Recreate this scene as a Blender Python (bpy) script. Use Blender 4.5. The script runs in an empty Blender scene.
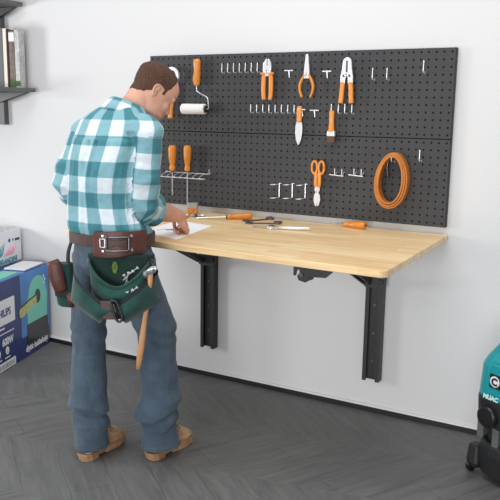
import bpy, bmesh, math, random
import numpy as np
from mathutils import Vector, Matrix, Quaternion, noise
random.seed(7)
PI = math.pi
SC = bpy.context.scene
COL = SC.collection
V = Vector

# ------------------------------------------------------------------ materials
def mat(name, col, rough=.5, metal=0., bump=0., bscale=80., var=0., vscale=6., sheen=0., coat=0., emit=0., spec=.5):
    m = bpy.data.materials.new(name); m.use_nodes = True
    nt = m.node_tree; b = nt.nodes['Principled BSDF']
    b.inputs['Base Color'].default_value = (*col, 1); b.inputs['Roughness'].default_value = rough
    b.inputs['Metallic'].default_value = metal
    b.inputs['Specular IOR Level'].default_value = spec
    if sheen: b.inputs['Sheen Weight'].default_value = sheen
    if coat: b.inputs['Coat Weight'].default_value = coat; b.inputs['Coat Roughness'].default_value = .15
    tc = nt.nodes.new('ShaderNodeTexCoord')
    if var:
        n = nt.nodes.new('ShaderNodeTexNoise'); n.inputs['Scale'].default_value = vscale; n.inputs['Detail'].default_value = 6
        nt.links.new(tc.outputs['Object'], n.inputs['Vector'])
        r = nt.nodes.new('ShaderNodeValToRGB')
        r.color_ramp.elements[0].color = (*[c*(1-var) for c in col], 1); r.color_ramp.elements[0].position = .3
        r.color_ramp.elements[1].color = (*[min(1, c*(1+var)) for c in col], 1); r.color_ramp.elements[1].position = .7
        nt.links.new(n.outputs['Fac'], r.inputs['Fac']); nt.links.new(r.outputs['Color'], b.inputs['Base Color'])
    if bump:
        n = nt.nodes.new('ShaderNodeTexNoise'); n.inputs['Scale'].default_value = bscale; n.inputs['Detail'].default_value = 4
        nt.links.new(tc.outputs['Object'], n.inputs['Vector'])
        bp = nt.nodes.new('ShaderNodeBump'); bp.inputs['Strength'].default_value = bump; bp.inputs['Distance'].default_value = .004
        nt.links.new(n.outputs['Fac'], bp.inputs['Height']); nt.links.new(bp.outputs['Normal'], b.inputs['Normal'])
    return m
def s2l(r, g, b):
    f = lambda c: (c/255/12.92) if c/255 <= .04045 else ((c/255+.055)/1.055)**2.4
    return (f(r), f(g), f(b))

M = {}
M['wall'] = mat('wall_paint', s2l(212, 212, 213), .85, bump=.08, bscale=60, var=.012, vscale=1.2)
M['board'] = mat('charcoal_powder_coat', s2l(62, 62, 64), .6, spec=.3, bump=.15, bscale=500, var=.05, vscale=5)
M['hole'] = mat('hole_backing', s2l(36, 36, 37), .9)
M['black'] = mat('black_powder_coat', s2l(46, 46, 48), .42, bump=.1, bscale=300)
M['black_trim'] = mat('black_trim_paint', s2l(28, 28, 30), .45)
M['steel'] = mat('brushed_steel', s2l(205, 207, 210), .32, .85, var=.1, vscale=30)
M['bright'] = mat('polished_pale_steel', s2l(235, 236, 240), .35, .55)
M['dark_steel'] = mat('dark_steel', s2l(110, 112, 116), .35, 1.)
M['orange'] = mat('orange_grip', s2l(216, 136, 48), .42, var=.08, vscale=20, coat=.2)
M['orange_leather'] = mat('orange_strap_leather', s2l(184, 112, 40), .6, bump=.2, bscale=200, var=.12, vscale=25)
M['roller'] = mat('roller_nap', s2l(240, 238, 234), .95, bump=.5, bscale=400, sheen=.3)
M['bristle'] = mat('brown_bristle', s2l(92, 72, 58), .9, bump=.6, bscale=500, var=.3, vscale=200)
M['white'] = mat('white_paper', s2l(246, 246, 248), .8)
M['skin'] = mat('skin', s2l(206, 156, 134), .55, bump=.12, bscale=350, var=.1, vscale=22)
M['lips'] = mat('lip_skin', s2l(178, 105, 95), .5)
M['hair'] = mat('short_brown_hair', s2l(84, 60, 48), .85, bump=.8, bscale=420, var=.3, vscale=160, spec=.25)
M['eye'] = mat('eye_white', s2l(235, 230, 225), .2)
M['iris'] = mat('eye_iris', s2l(60, 80, 95), .2)
M['leather'] = mat('brown_tool_leather', s2l(84, 44, 37), .5, bump=.35, bscale=120, var=.3, vscale=22)
M['dkleather'] = mat('dark_brown_belt_leather', s2l(70, 48, 44), .55, bump=.3, bscale=150, var=.2, vscale=30)
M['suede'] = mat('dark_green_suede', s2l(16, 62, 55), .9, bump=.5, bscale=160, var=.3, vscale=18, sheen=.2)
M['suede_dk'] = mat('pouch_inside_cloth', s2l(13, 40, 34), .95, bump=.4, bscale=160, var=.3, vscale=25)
M['trim'] = mat('charcoal_webbing', s2l(32, 38, 40), .85, bump=.5, bscale=300, var=.2, vscale=60)
M['plastic'] = mat('black_plastic', s2l(26, 26, 28), .35, bump=.05)
M['suedeboot'] = mat('tan_nubuck', s2l(188, 150, 116), .9, bump=.3, bscale=250, var=.16, vscale=30)
M['sole'] = mat('tan_rubber_sole', s2l(158, 122, 90), .8, bump=.2, bscale=200, var=.15, vscale=40)
M['lace'] = mat('brown_lace', s2l(120, 88, 62), .9)
M['hickory'] = mat('hickory_handle', s2l(196, 146, 100), .5, var=.12, vscale=14, bump=.1)
M['teal'] = mat('teal_plastic', s2l(18, 148, 156), .32, bump=.03, coat=.25)
M['tealtext'] = mat('pale_print', s2l(200, 235, 236), .5)
M['vacblack'] = mat('vacuum_black_plastic', s2l(32, 33, 35), .5, bump=.08, bscale=200)
M['vacgrey'] = mat('vacuum_grey_plastic', s2l(95, 97, 99), .4)
M['navy'] = mat('carton_navy', s2l(28, 46, 108), .45, var=.25, vscale=4, coat=.3)
M['blue'] = mat('carton_blue', s2l(60, 122, 190), .4, var=.3, vscale=5, coat=.3)
M['mint'] = mat('printed_mint', s2l(112, 200, 178), .4, coat=.3)
M['print_black'] = mat('printed_black', s2l(26, 30, 30), .4, coat=.3)
M['food'] = mat('printed_food', s2l(180, 186, 128), .6, var=.35, vscale=90)
M['carton_white'] = mat('carton_white', s2l(232, 233, 236), .5)
M['pink'] = mat('printed_pink', s2l(225, 150, 170), .5)
M['tealprint'] = mat('printed_teal', s2l(60, 150, 155), .5)
M['yellow'] = mat('printed_yellow', s2l(225, 215, 90), .5)
M['shelf'] = mat('dark_grey_shelf_metal', s2l(88, 89, 90), .5, bump=.05)
M['bookgrey'] = mat('grey_book_cloth', s2l(108, 111, 114), .7, var=.06)
M['bookcream'] = mat('cream_book_paper', s2l(240, 226, 212), .7)
M['bookdark'] = mat('dark_book_cloth', s2l(42, 34, 34), .7)
M['bookbrown'] = mat('brown_book_cover', s2l(122, 108, 100), .7, var=.4, vscale=30)
M['bookpale'] = mat('pale_mottled_cover', s2l(190, 190, 190), .6, var=.3, vscale=40)
M['green'] = mat('green_print', s2l(70, 100, 55), .6, var=.3, vscale=60)
M['graphite'] = mat('graphite_mark', s2l(110, 112, 118), .8)
M['graybox'] = mat('putty_tin_grey', s2l(170, 168, 160), .5)

def jeans_mat():
    m = mat('slate_blue_denim', s2l(74, 92, 108), .9, sheen=.15)
    nt = m.node_tree; b = nt.nodes['Principled BSDF']; tc = nt.nodes['Texture Coordinate']
    n = nt.nodes.new('ShaderNodeTexNoise'); n.inputs['Scale'].default_value = 9; n.inputs['Detail'].default_value = 8; n.inputs['Roughness'].default_value = .7
    nt.links.new(tc.outputs['Object'], n.inputs['Vector'])
    r = nt.nodes.new('ShaderNodeValToRGB')
    r.color_ramp.elements[0].color = (*s2l(52, 69, 84), 1); r.color_ramp.elements[0].position = .3
    r.color_ramp.elements[1].color = (*s2l(78, 95, 110), 1); r.color_ramp.elements[1].position = .72
    nt.links.new(n.outputs['Fac'], r.inputs['Fac']); nt.links.new(r.outputs['Color'], b.inputs['Base Color'])
    w = nt.nodes.new('ShaderNodeTexNoise'); w.inputs['Scale'].default_value = 16; w.inputs['Detail'].default_value = 9; w.inputs['Distortion'].default_value = .5
    mq = nt.nodes.new('ShaderNodeMapping'); mq.inputs['Scale'].default_value = (1.3, 1.3, .55); nt.links.new(tc.outputs['Object'], mq.inputs['Vector'])
    nt.links.new(mq.outputs[0], w.inputs['Vector'])
    bp = nt.nodes.new('ShaderNodeBump'); bp.inputs['Strength'].default_value = .6; bp.inputs['Distance'].default_value = .02
    nt.links.new(w.outputs['Fac'], bp.inputs['Height']); nt.links.new(bp.outputs['Normal'], b.inputs['Normal'])
    return m
M['jeans'] = jeans_mat()

def plaid_mat():
    m = bpy.data.materials.new('teal_buffalo_check'); m.use_nodes = True
    nt = m.node_tree; N = nt.nodes; L = nt.links; b = N['Principled BSDF']; b.inputs['Roughness'].default_value = .9
    b.inputs['Sheen Weight'].default_value = .1
    uv = N.new('ShaderNodeUVMap'); uv.uv_map = 'UVMap'
    ns = N.new('ShaderNodeTexNoise'); ns.inputs['Scale'].default_value = 3.; ns.inputs['Detail'].default_value = 2
    L.new(uv.outputs['UV'], ns.inputs['Vector'])
    sx = N.new('ShaderNodeSeparateXYZ'); L.new(uv.outputs['UV'], sx.inputs[0])
    outs = []
    for ax in ('X', 'Y'):
        # period 1.0 in uv = two checks
        pp = N.new('ShaderNodeMath'); pp.operation = 'PINGPONG'; pp.inputs[1].default_value = .5
        L.new(sx.outputs[ax], pp.inputs[0])
        mr = N.new('ShaderNodeMapRange'); mr.inputs['From Min'].default_value = .235; mr.inputs['From Max'].default_value = .265
        L.new(pp.outputs[0], mr.inputs['Value']); outs.append(mr)
    ad = N.new('ShaderNodeMath'); ad.operation = 'ADD'; L.new(outs[0].outputs[0], ad.inputs[0]); L.new(outs[1].outputs[0], ad.inputs[1])
    hf = N.new('ShaderNodeMath'); hf.operation = 'MULTIPLY'; hf.inputs[1].default_value = .5; L.new(ad.outputs[0], hf.inputs[0])
    r = N.new('ShaderNodeValToRGB'); e = r.color_ramp.elements
    e[0].color = (*s2l(212, 222, 230), 1); e[0].position = 0
    e[1].color = (*s2l(58, 122, 134), 1); e[1].position = 1
    k = e.new(.5); k.color = (*s2l(124, 170, 180), 1)
    L.new(hf.outputs[0], r.inputs['Fac']); L.new(r.outputs['Color'], b.inputs['Base Color'])
    tc = N.new('ShaderNodeTexCoord'); w = N.new('ShaderNodeTexNoise'); w.inputs['Scale'].default_value = 15; w.inputs['Detail'].default_value = 5
    L.new(tc.outputs['Object'], w.inputs['Vector'])
    bp = N.new('ShaderNodeBump'); bp.inputs['Strength'].default_value = .6; bp.inputs['Distance'].default_value = .02
    L.new(w.outputs['Fac'], bp.inputs['Height']); L.new(bp.outputs['Normal'], b.inputs['Normal'])
    return m
M['plaid'] = plaid_mat()

def wood_mat():
    m = bpy.data.materials.new('maple_butcher_block'); m.use_nodes = True
    nt = m.node_tree; N = nt.nodes; L = nt.links; b = N['Principled BSDF']; b.inputs['Roughness'].default_value = .42
    tc = N.new('ShaderNodeTexCoord')
    br = N.new('ShaderNodeTexBrick'); br.inputs['Scale'].default_value = 1.
    br.inputs['Brick Width'].default_value = .42; br.inputs['Row Height'].default_value = .052
    br.inputs['Mortar Size'].default_value = .0007; br.inputs['Mortar Smooth'].default_value = .5
    br.inputs['Color1'].default_value = (*s2l(253, 230, 186), 1); br.inputs['Color2'].default_value = (*s2l(240, 206, 155), 1)
    br.inputs['Mortar'].default_value = (*s2l(226, 188, 138), 1); br.offset = .37
    L.new(tc.outputs['Object'], br.inputs['Vector'])
    mp = N.new('ShaderNodeMapping'); mp.inputs['Scale'].default_value = (1.6, 26, 26); L.new(tc.outputs['Object'], mp.inputs['Vector'])
    n = N.new('ShaderNodeTexNoise'); n.inputs['Scale'].default_value = 2.2; n.inputs['Detail'].default_value = 7; n.inputs['Distortion'].default_value = .6
    L.new(mp.outputs[0], n.inputs['Vector'])
    r = N.new('ShaderNodeValToRGB'); r.color_ramp.elements[0].position = .3; r.color_ramp.elements[1].position = .72
    r.color_ramp.elements[0].color = (.74, .64, .52, 1); r.color_ramp.elements[1].color = (1, 1, 1, 1)
    L.new(n.outputs['Fac'], r.inputs['Fac'])
    mx = N.new('ShaderNodeMixRGB'); mx.blend_type = 'MULTIPLY'; mx.inputs[0].default_value = .8
    L.new(br.outputs['Color'], mx.inputs[1]); L.new(r.outputs['Color'], mx.inputs[2]); L.new(mx.outputs[0], b.inputs['Base Color'])
    return m
M['wood'] = wood_mat()

def floor_mat():
    m = bpy.data.materials.new('dark_stamped_concrete'); m.use_nodes = True
    nt = m.node_tree; N = nt.nodes; L = nt.links; b = N['Principled BSDF']
    tc = N.new('ShaderNodeTexCoord')
    mp = N.new('ShaderNodeMapping'); mp.inputs['Rotation'].default_value = (0, 0, math.radians(38)); L.new(tc.outputs['Object'], mp.inputs['Vector'])
    dn = N.new('ShaderNodeTexNoise'); dn.inputs['Scale'].default_value = 4; dn.inputs['Detail'].default_value = 5; L.new(tc.outputs['Object'], dn.inputs['Vector'])
    dm = N.new('ShaderNodeMixRGB'); dm.blend_type = 'ADD'; dm.inputs[0].default_value = .05; L.new(mp.outputs[0], dm.inputs[1]); L.new(dn.outputs['Color'], dm.inputs[2])
    br = N.new('ShaderNodeTexBrick'); br.inputs['Scale'].default_value = 1; br.inputs['Brick Width'].default_value = .62; br.inputs['Row Height'].default_value = .17
    br.inputs['Mortar Size'].default_value = .0035; br.inputs['Mortar Smooth'].default_value = .6
    br.inputs['Color1'].default_value = (1, 1, 1, 1); br.inputs['Color2'].default_value = (.86, .86, .86, 1); br.inputs['Mortar'].default_value = (.5, .5, .5, 1)
    L.new(dm.outputs[0], br.inputs['Vector'])
    mpb = N.new('ShaderNodeMapping'); mpb.inputs['Rotation'].default_value = (0, 0, math.radians(38+82)); L.new(tc.outputs['Object'], mpb.inputs['Vector'])
    dmb = N.new('ShaderNodeMixRGB'); dmb.blend_type = 'ADD'; dmb.inputs[0].default_value = .05; L.new(mpb.outputs[0], dmb.inputs[1]); L.new(dn.outputs['Color'], dmb.inputs[2])
    br2 = N.new('ShaderNodeTexBrick'); br2.inputs['Scale'].default_value = 1; br2.inputs['Brick Width'].default_value = .62; br2.inputs['Row Height'].default_value = .17
    br2.inputs['Mortar Size'].default_value = .0035; br2.inputs['Mortar Smooth'].default_value = .6
    br2.inputs['Color1'].default_value = (1, 1, 1, 1); br2.inputs['Color2'].default_value = (.86, .86, .86, 1); br2.inputs['Mortar'].default_value = (.45, .45, .45, 1)
    L.new(dmb.outputs[0], br2.inputs['Vector'])
    wv = N.new('ShaderNodeMapping'); wv.inputs['Rotation'].default_value = (0, 0, math.radians(79)); L.new(tc.outputs['Object'], wv.inputs['Vector'])
    sp = N.new('ShaderNodeSeparateXYZ'); L.new(wv.outputs[0], sp.inputs[0])
    pg = N.new('ShaderNodeMath'); pg.operation = 'PINGPONG'; pg.inputs[1].default_value = .42; L.new(sp.outputs['X'], pg.inputs[0])
    gt = N.new('ShaderNodeMath'); gt.operation = 'GREATER_THAN'; gt.inputs[1].default_value = .21; L.new(pg.outputs[0], gt.inputs[0])
    bm_ = N.new('ShaderNodeMixRGB'); L.new(gt.outputs[0], bm_.inputs[0]); L.new(br.outputs['Color'], bm_.inputs[1]); L.new(br2.outputs['Color'], bm_.inputs[2])
    mv = N.new('ShaderNodeMixRGB'); L.new(gt.outputs[0], mv.inputs[0]); L.new(mp.outputs[0], mv.inputs[1]); L.new(mpb.outputs[0], mv.inputs[2])
    # streaky wood-like grain along the planks
    mp2 = N.new('ShaderNodeMapping'); mp2.inputs['Scale'].default_value = (1.5, 11, 1); L.new(mv.outputs[0], mp2.inputs['Vector'])
    n = N.new('ShaderNodeTexNoise'); n.inputs['Scale'].default_value = 2.4; n.inputs['Detail'].default_value = 9; n.inputs['Roughness'].default_value = .65; n.inputs['Distortion'].default_value = .8
    L.new(mp2.outputs[0], n.inputs['Vector'])
    r = N.new('ShaderNodeValToRGB'); r.color_ramp.elements[0].position = .25; r.color_ramp.elements[1].position = .8
    r.color_ramp.elements[0].color = (*s2l(84, 84, 84), 1); r.color_ramp.elements[1].color = (*s2l(122, 122, 121), 1)
    L.new(n.outputs['Fac'], r.inputs['Fac'])
    mx = N.new('ShaderNodeMixRGB'); mx.blend_type = 'MULTIPLY'; mx.inputs[0].default_value = .5
    L.new(r.outputs['Color'], mx.inputs[1]); L.new(bm_.outputs[0], mx.inputs[2]); L.new(mx.outputs[0], b.inputs['Base Color'])
    rr = N.new('ShaderNodeMapRange'); rr.inputs['To Min'].default_value = .42; rr.inputs['To Max'].default_value = .68
    L.new(n.outputs['Fac'], rr.inputs['Value']); L.new(rr.outputs[0], b.inputs['Roughness'])
    bp = N.new('ShaderNodeBump'); bp.inputs['Strength'].default_value = .5; bp.inputs['Distance'].default_value = .006
    ad = N.new('ShaderNodeMixRGB'); ad.blend_type = 'MULTIPLY'; ad.inputs[0].default_value = 1.
    L.new(n.outputs['Fac'], ad.inputs[1]); L.new(bm_.outputs[0], ad.inputs[2])
    L.new(ad.outputs[0], bp.inputs['Height']); L.new(bp.outputs['Normal'], b.inputs['Normal'])
    return m
M['floor'] = floor_mat()

# ------------------------------------------------------------------ helpers
def tag(o, label=None, cat=None, group=None, kind=None):
    if label: o['label'] = label
    if cat: o['category'] = cat
    if group: o['group'] = group
    if kind: o['kind'] = kind
    return o
def empty(name, loc=(0, 0, 0), rot=(0, 0, 0)):
    o = bpy.data.objects.new(name, None); COL.objects.link(o); o.location = loc; o.rotation_euler = rot
    o.empty_display_size = .1
    return o
def obj(name, bm, m, parent=None, smooth=False, bevel=0., seg=2):
    me = bpy.data.meshes.new(name)
    bmesh.ops.recalc_face_normals(bm, faces=bm.faces)
    bm.to_mesh(me); bm.free()
    for mm in (m if isinstance(m, (list, tuple)) else [m]): me.materials.append(mm)
    if smooth:
        for p in me.polygons: p.use_smooth = True
    o = bpy.data.objects.new(name, me); COL.objects.link(o)
    if parent: o.parent = parent
    if bevel:
        md = o.modifiers.new('Bevel', 'BEVEL'); md.width = bevel; md.segments = seg; md.limit_method = 'ANGLE'; md.angle_limit = .7
    return o
def box(bm, lo, hi, rot=None):
    c = [(x, y, z) for x in (lo[0], hi[0]) for y in (lo[1], hi[1]) for z in (lo[2], hi[2])]
    vs = [bm.verts.new((rot @ V(p)) if rot else p) for p in c]
    for f in ((0, 1, 3, 2), (4, 6, 7, 5), (0, 4, 5, 1), (2, 3, 7, 6), (0, 2, 6, 4), (1, 5, 7, 3)): bm.faces.new([vs[i] for i in f])
    return bm
def frames(pts):
    pts = [V(p) for p in pts]; n = len(pts); T = []
    for i in range(n):
        a = pts[max(0, i-1)]; b = pts[min(n-1, i+1)]; T.append((b-a).normalized())
    up = V((0, 0, 1)) if abs(T[0].z) < .9 else V((0, 1, 0))
    X = T[0].cross(up).normalized(); out = []
    for i in range(n):
        X = (X - T[i]*X.dot(T[i])).normalized(); out.append((pts[i], X, T[i].cross(X).normalized(), T[i]))
    return out
def tube(bm, pts, r, seg=12, closed_caps=True, flat=1.):
    """tube through pts; r = radius or list; flat scales the second axis"""
    fr = frames(pts); rs = r if isinstance(r, (list, tuple)) else [r]*len(pts); rings = []
    for (p, X, Y, T), q in zip(fr, rs):
        qa, qb = q if isinstance(q, (list, tuple)) else (q, q*flat)
        rings.append([bm.verts.new(p + X*qa*math.cos(2*PI*k/seg) + Y*qb*math.sin(2*PI*k/seg)) for k in range(seg)])
    for a, b in zip(rings[:-1], rings[1:]):
        for k in range(seg): bm.faces.new((a[k], a[(k+1) % seg], b[(k+1) % seg], b[k]))
    if closed_caps:
        bm.faces.new(rings[0][::-1]); bm.faces.new(rings[-1])
    return rings
def loft(bm, rings, cap=True, close=True):
    R = [[bm.verts.new(p) for p in r] for r in rings]; n = len(R[0])
    for a, b in zip(R[:-1], R[1:]):
        for k in range(n if close else n-1): bm.faces.new((a[k], a[(k+1) % n], b[(k+1) % n], b[k]))
    if cap: bm.faces.new(R[0][::-1]); bm.faces.new(R[-1])
    return R
def ell(c, a, b, h=0., z=None, n=32, e=2.2):
    """horizontal superellipse ring, half width a, half depth b, heading h (radians, turns forward towards +x)"""
    r = []
    for k in range(n):
        t = 2*PI*k/n; ct, st = math.cos(t), math.sin(t)
        x = a*math.copysign(abs(ct)**(2/e), ct); y = b*math.copysign(abs(st)**(2/e), st)
        r.append(V((c[0] + x*math.cos(h) + y*math.sin(h), c[1] - x*math.sin(h) + y*math.cos(h), c[2])))
    return r
def prism(bm, poly, d0, d1, axis='y'):
    """polygon (u,v) extruded along an axis"""
    def P(u, v, d): return {'y': (u, d, v), 'x': (d, u, v), 'z': (u, v, d)}[axis]
    a = [bm.verts.new(P(u, v, d0)) for u, v in poly]; b = [bm.verts.new(P(u, v, d1)) for u, v in poly]
    bm.faces.new(a[::-1]); bm.faces.new(b); n = len(poly)
    for k in range(n): bm.faces.new((a[k], a[(k+1) % n], b[(k+1) % n], b[k]))
def arc(cx, cy, r, a0, a1, n=12, ry=None):
    ry = ry or r
    return [(cx + r*math.cos(math.radians(a0+(a1-a0)*k/n)), cy + ry*math.sin(math.radians(a0+(a1-a0)*k/n))) for k in range(n+1)]
def rrect(x0, z0, x1, z1, r, n=5):
    return arc(x1-r, z1-r, r, 0, 90, n) + arc(x0+r, z1-r, r, 90, 180, n) + arc(x0+r, z0+r, r, 180, 270, n) + arc(x1-r, z0+r, r, 270, 360, n)
def NB(): return bmesh.new()
def lerp(a, b, t): return a + (b-a)*t
def catmull(pts, sub=6):
    P = [V(p) for p in pts]; P = [P[0]*2-P[1]] + P + [P[-1]*2-P[-2]]; out = []
    for i in range(1, len(P)-2):
        for s in range(sub):
            t = s/sub; a, b, c, d = P[i-1:i+3]
            out.append(.5*((2*b)+(c-a)*t+(2*a-5*b+4*c-d)*t*t+(3*b-a-3*c+d)*t**3))
    out.append(P[-2]); return out
def remesh(name, bm, vox, smooth_it=4, smooth_f=.5):
    me = bpy.data.meshes.new(name); bmesh.ops.recalc_face_normals(bm, faces=bm.faces); bm.to_mesh(me); bm.free()
    o = bpy.data.objects.new(name, me); COL.objects.link(o)
    md = o.modifiers.new('r', 'REMESH'); md.mode = 'VOXEL'; md.voxel_size = vox; md.adaptivity = 0
    if smooth_it:
        sm = o.modifiers.new('s', 'SMOOTH'); sm.iterations = smooth_it; sm.factor = smooth_f
    dg = bpy.context.evaluated_depsgraph_get(); dg.update()
    me2 = bpy.data.meshes.new_from_object(o.evaluated_get(dg)); me2.name = name
    bpy.data.objects.remove(o); bpy.data.meshes.remove(me)
    for p in me2.polygons: p.use_smooth = True
    return me2
def link_mesh(name, me, mats, parent=None):
    me.materials.clear()
    for m in mats: me.materials.append(m)
    o = bpy.data.objects.new(name, me); COL.objects.link(o)
    if parent: o.parent = parent
    return o
def coords(me):
    a = np.empty(len(me.vertices)*3); me.vertices.foreach_get('co', a); return a.reshape(-1, 3)
def normals(me):
    a = np.empty(len(me.vertices)*3); me.vertices.foreach_get('normal', a); return a.reshape(-1, 3)
def setco(me, a):
    me.vertices.foreach_set('co', np.ascontiguousarray(a).ravel()); me.update()
def text(name, s, size, m, parent, mtx, depth=.0006, shear=0., bold=0.):
    cu = bpy.data.curves.new(name, 'FONT'); cu.body = s; cu.size = size; cu.extrude = depth; cu.shear = shear; cu.offset = bold
    o = bpy.data.objects.new(name, cu); COL.objects.link(o)
    dg = bpy.context.evaluated_depsgraph_get(); dg.update()
    me = bpy.data.meshes.new_from_object(o.evaluated_get(dg)); bpy.data.objects.remove(o)
    me.transform(mtx); me.materials.clear(); me.materials.append(m)
    t = bpy.data.objects.new(name, me); COL.objects.link(t); t.parent = parent
    return t

# ------------------------------------------------------------------ setting
bm = NB(); box(bm, (-6.5, 0, 0), (2.5, .12, 3.2)); tag(obj('wall_back', bm, M['wall']), kind='structure')
bm = NB(); box(bm, (-6.5, -6.0, -.1), (2.5, .12, 0)); tag(obj('floor', bm, M['floor']), kind='structure')
bm = NB(); prism(bm, [(-.018, .0), (0, .0), (0, .024), (-.010, .024), (-.018, .020)], -6.5, 2.5, 'x')
tag(obj('baseboard_back', bm, M['black_trim']), kind='structure')
bm = NB(); prism(bm, [(-.013, .024), (0, .024), (0, .034), (-.007, .034)], -6.5, 2.5, 'x')
tag(obj('trim_1', bm, M['wall']), kind='structure')

# ------------------------------------------------------------------ pegboards (48 x 12 real holes each)
BX0, BX1, BZ0, BZ1 = -2.486, -.849, .951, 1.737
BF = -.03                                     # front face
PX = (BX1-BX0)/48; PZ = (BZ1-BZ0)/24
def pegboard(z0, z1, rows, label):
    t = tag(empty('pegboard', ((BX0+BX1)/2, 0, z0)), label, 'pegboard', 'perforated panels on the wall')
    cx = (BX0+BX1)/2; g = .0008
    bm = NB(); hr = .0052
    for i in range(48):
        for j in range(rows):
            x0 = BX0+i*PX-cx; zz = (z1-z0-2*g)/rows; w0 = g+j*zz
            c = V((x0+PX/2, 0, w0+zz/2))
            sq = []; cir = []; cir2 = []
            for k in range(8):
                a = 2*PI*k/8+PI/4
                dx, dz = math.cos(a), math.sin(a)
                s = 1/max(abs(dx), abs(dz))
                sq.append(bm.verts.new((c.x+dx*s*PX/2, BF, c.z+dz*s*zz/2)))
                cir.append(bm.verts.new((c.x+dx*hr, BF, c.z+dz*hr))); cir2.append(bm.verts.new((c.x+dx*hr, BF+.004, c.z+dz*hr)))
            for k in range(8):
                l = (k+1) % 8
                bm.faces.new((sq[k], sq[l], cir[l], cir[k])); bm.faces.new((cir[k], cir[l], cir2[l], cir2[k]))
    bmesh.ops.remove_doubles(bm, verts=bm.verts, dist=1e-5)
    # folded returns round the sheet
    x0, x1 = BX0-cx, BX1-cx; a, b = g, z1-z0-g
    for lo, hi in (((x0, BF, a), (x0+.0015, -.001, b)), ((x1-.0015, BF, a), (x1, -.001, b)), ((x0, BF, a), (x1, -.001, a+.0015)), ((x0, BF, b-.0015), (x1, -.001, b))):
        box(bm, lo, hi)
    me = obj('perforated_sheet', bm, M['board'], t)
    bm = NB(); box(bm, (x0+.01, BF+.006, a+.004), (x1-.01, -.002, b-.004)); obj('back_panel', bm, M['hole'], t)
pegboard((BZ0+BZ1)/2, BZ1, 12, 'upper charcoal perforated metal pegboard holding pliers and the paint roller')
pegboard(BZ0, (BZ0+BZ1)/2, 12, 'lower charcoal perforated pegboard behind the scissors and the coiled orange strap')

# ------------------------------------------------------------------ bench top
def bench():
    t = tag(empty('wall_workbench', (-1.6, 0, .917)), 'butcher block maple workbench top fixed to the wall below the pegboards', 'workbench')
    P = [(-2.37, -.002), (-2.345, -.868), (-.813, -.922), (-.842, -.002)]; cx = -1.6
    def rc(p, a, b, r):  # rounded corner
        p, a, b = V(p), V(a), V(b); u = (a-p).normalized()*r; w = (b-p).normalized()*r
        return [tuple(p+u*(1-s)**2+w*s**2) for s in [k/5 for k in range(6)]]
    poly = [P[0]] + rc(P[1], P[0], P[2], .035) + rc(P[2], P[1], P[3], .035) + [P[3]]
    poly = [(x-cx, y) for x, y in poly]
    bm = NB(); prism(bm, poly, -.027, 0, 'z'); obj('bench_top', bm, M['wood'], t, bevel=.004, seg=3)
    return t
bench()

# folding brackets under the top: wall channel, swing arm, brace
def bracket(x, w, z0, label):
    t = tag(empty('folding_bracket', (x, 0, z0)), label, 'bracket', 'folding brackets carrying the workbench')
    zt = .89-z0
    bm = NB(); th = .005; d = .045
    poly = [(-w/2, -.001), (-w/2, -d), (-w/2+.02, -d), (-w/2+.02, -d+th), (-w/2+th+.006, -d+th), (-w/2+th+.006, -.012), (w/2-th-.006, -.012), (w/2-th-.006, -d+th), (w/2-.02, -d+th), (w/2-.02, -d), (w/2, -d), (w/2, -.001)]
    prism(bm, poly, 0, zt-.03, 'z'); obj('wall_channel', bm, M['black'], t, bevel=.0012)
    bm = NB(); box(bm, (-w/2+.014, -.026, .012), (w/2-.014, -.013, zt-.05)); obj('inner_rail', bm, M['black'], t, bevel=.002)
    # horizontal arm beneath the top, reaching forward and folded brace to its left
    bm = NB(); box(bm, (-.03, -.72, zt-.028), (-.004, -.004, zt-.0005)); box(bm, (-.034, -.72, zt-.004), (.03, -.02, zt-.0005)); obj('support_arm', bm, M['black'], t, bevel=.0015)
    zp = .655-z0                                  # pivot of the diagonal brace
    bm = NB(); n1 = [(-.060, zp-.004), (-.048, zp+.022), (-.50, zt-.001), (-.54, zt-.001), (-.54, zt-.014)]
    prism(bm, n1, -.058, -.046, 'x'); prism(bm, n1, -.022, -.014, 'x'); box(bm, (-.058, -.545, zt-.006), (-.014, -.50, zt-.0005))
    obj('brace', bm, M['black'], t, bevel=.001)
    bm = NB(); prism(bm, rrect(-.056, zp-.02, .054, zp+.05, .022), -d-.006, -d+.001, 'y')
    obj('hinge_plate', bm, M['black'], t, bevel=.0015)
    for dx in (-.034, .034):
        bm = NB(); tube(bm, [(dx, -d-.005, zp+.015), (dx, -d-.016, zp+.015)], .012, 14); obj('pivot_bolt', bm, M['black'], t, smooth=False, bevel=.002)
    for k in range(3):
        bm = NB(); zz = (.655-z0)*(.2+.29*k); tube(bm, [(.0, -.025, zz), (.0, -.030, zz)], .0065, 12); tag(obj('screw', bm, M['dark_steel'], t), 'steel screw')
    return t
bracket(-1.163, .086, .168, 'black steel folding bracket on the wall nearest the right end of the bench')
bracket(-2.108, .086, .172, 'black steel folding bracket on the wall just right of the standing man')
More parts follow.
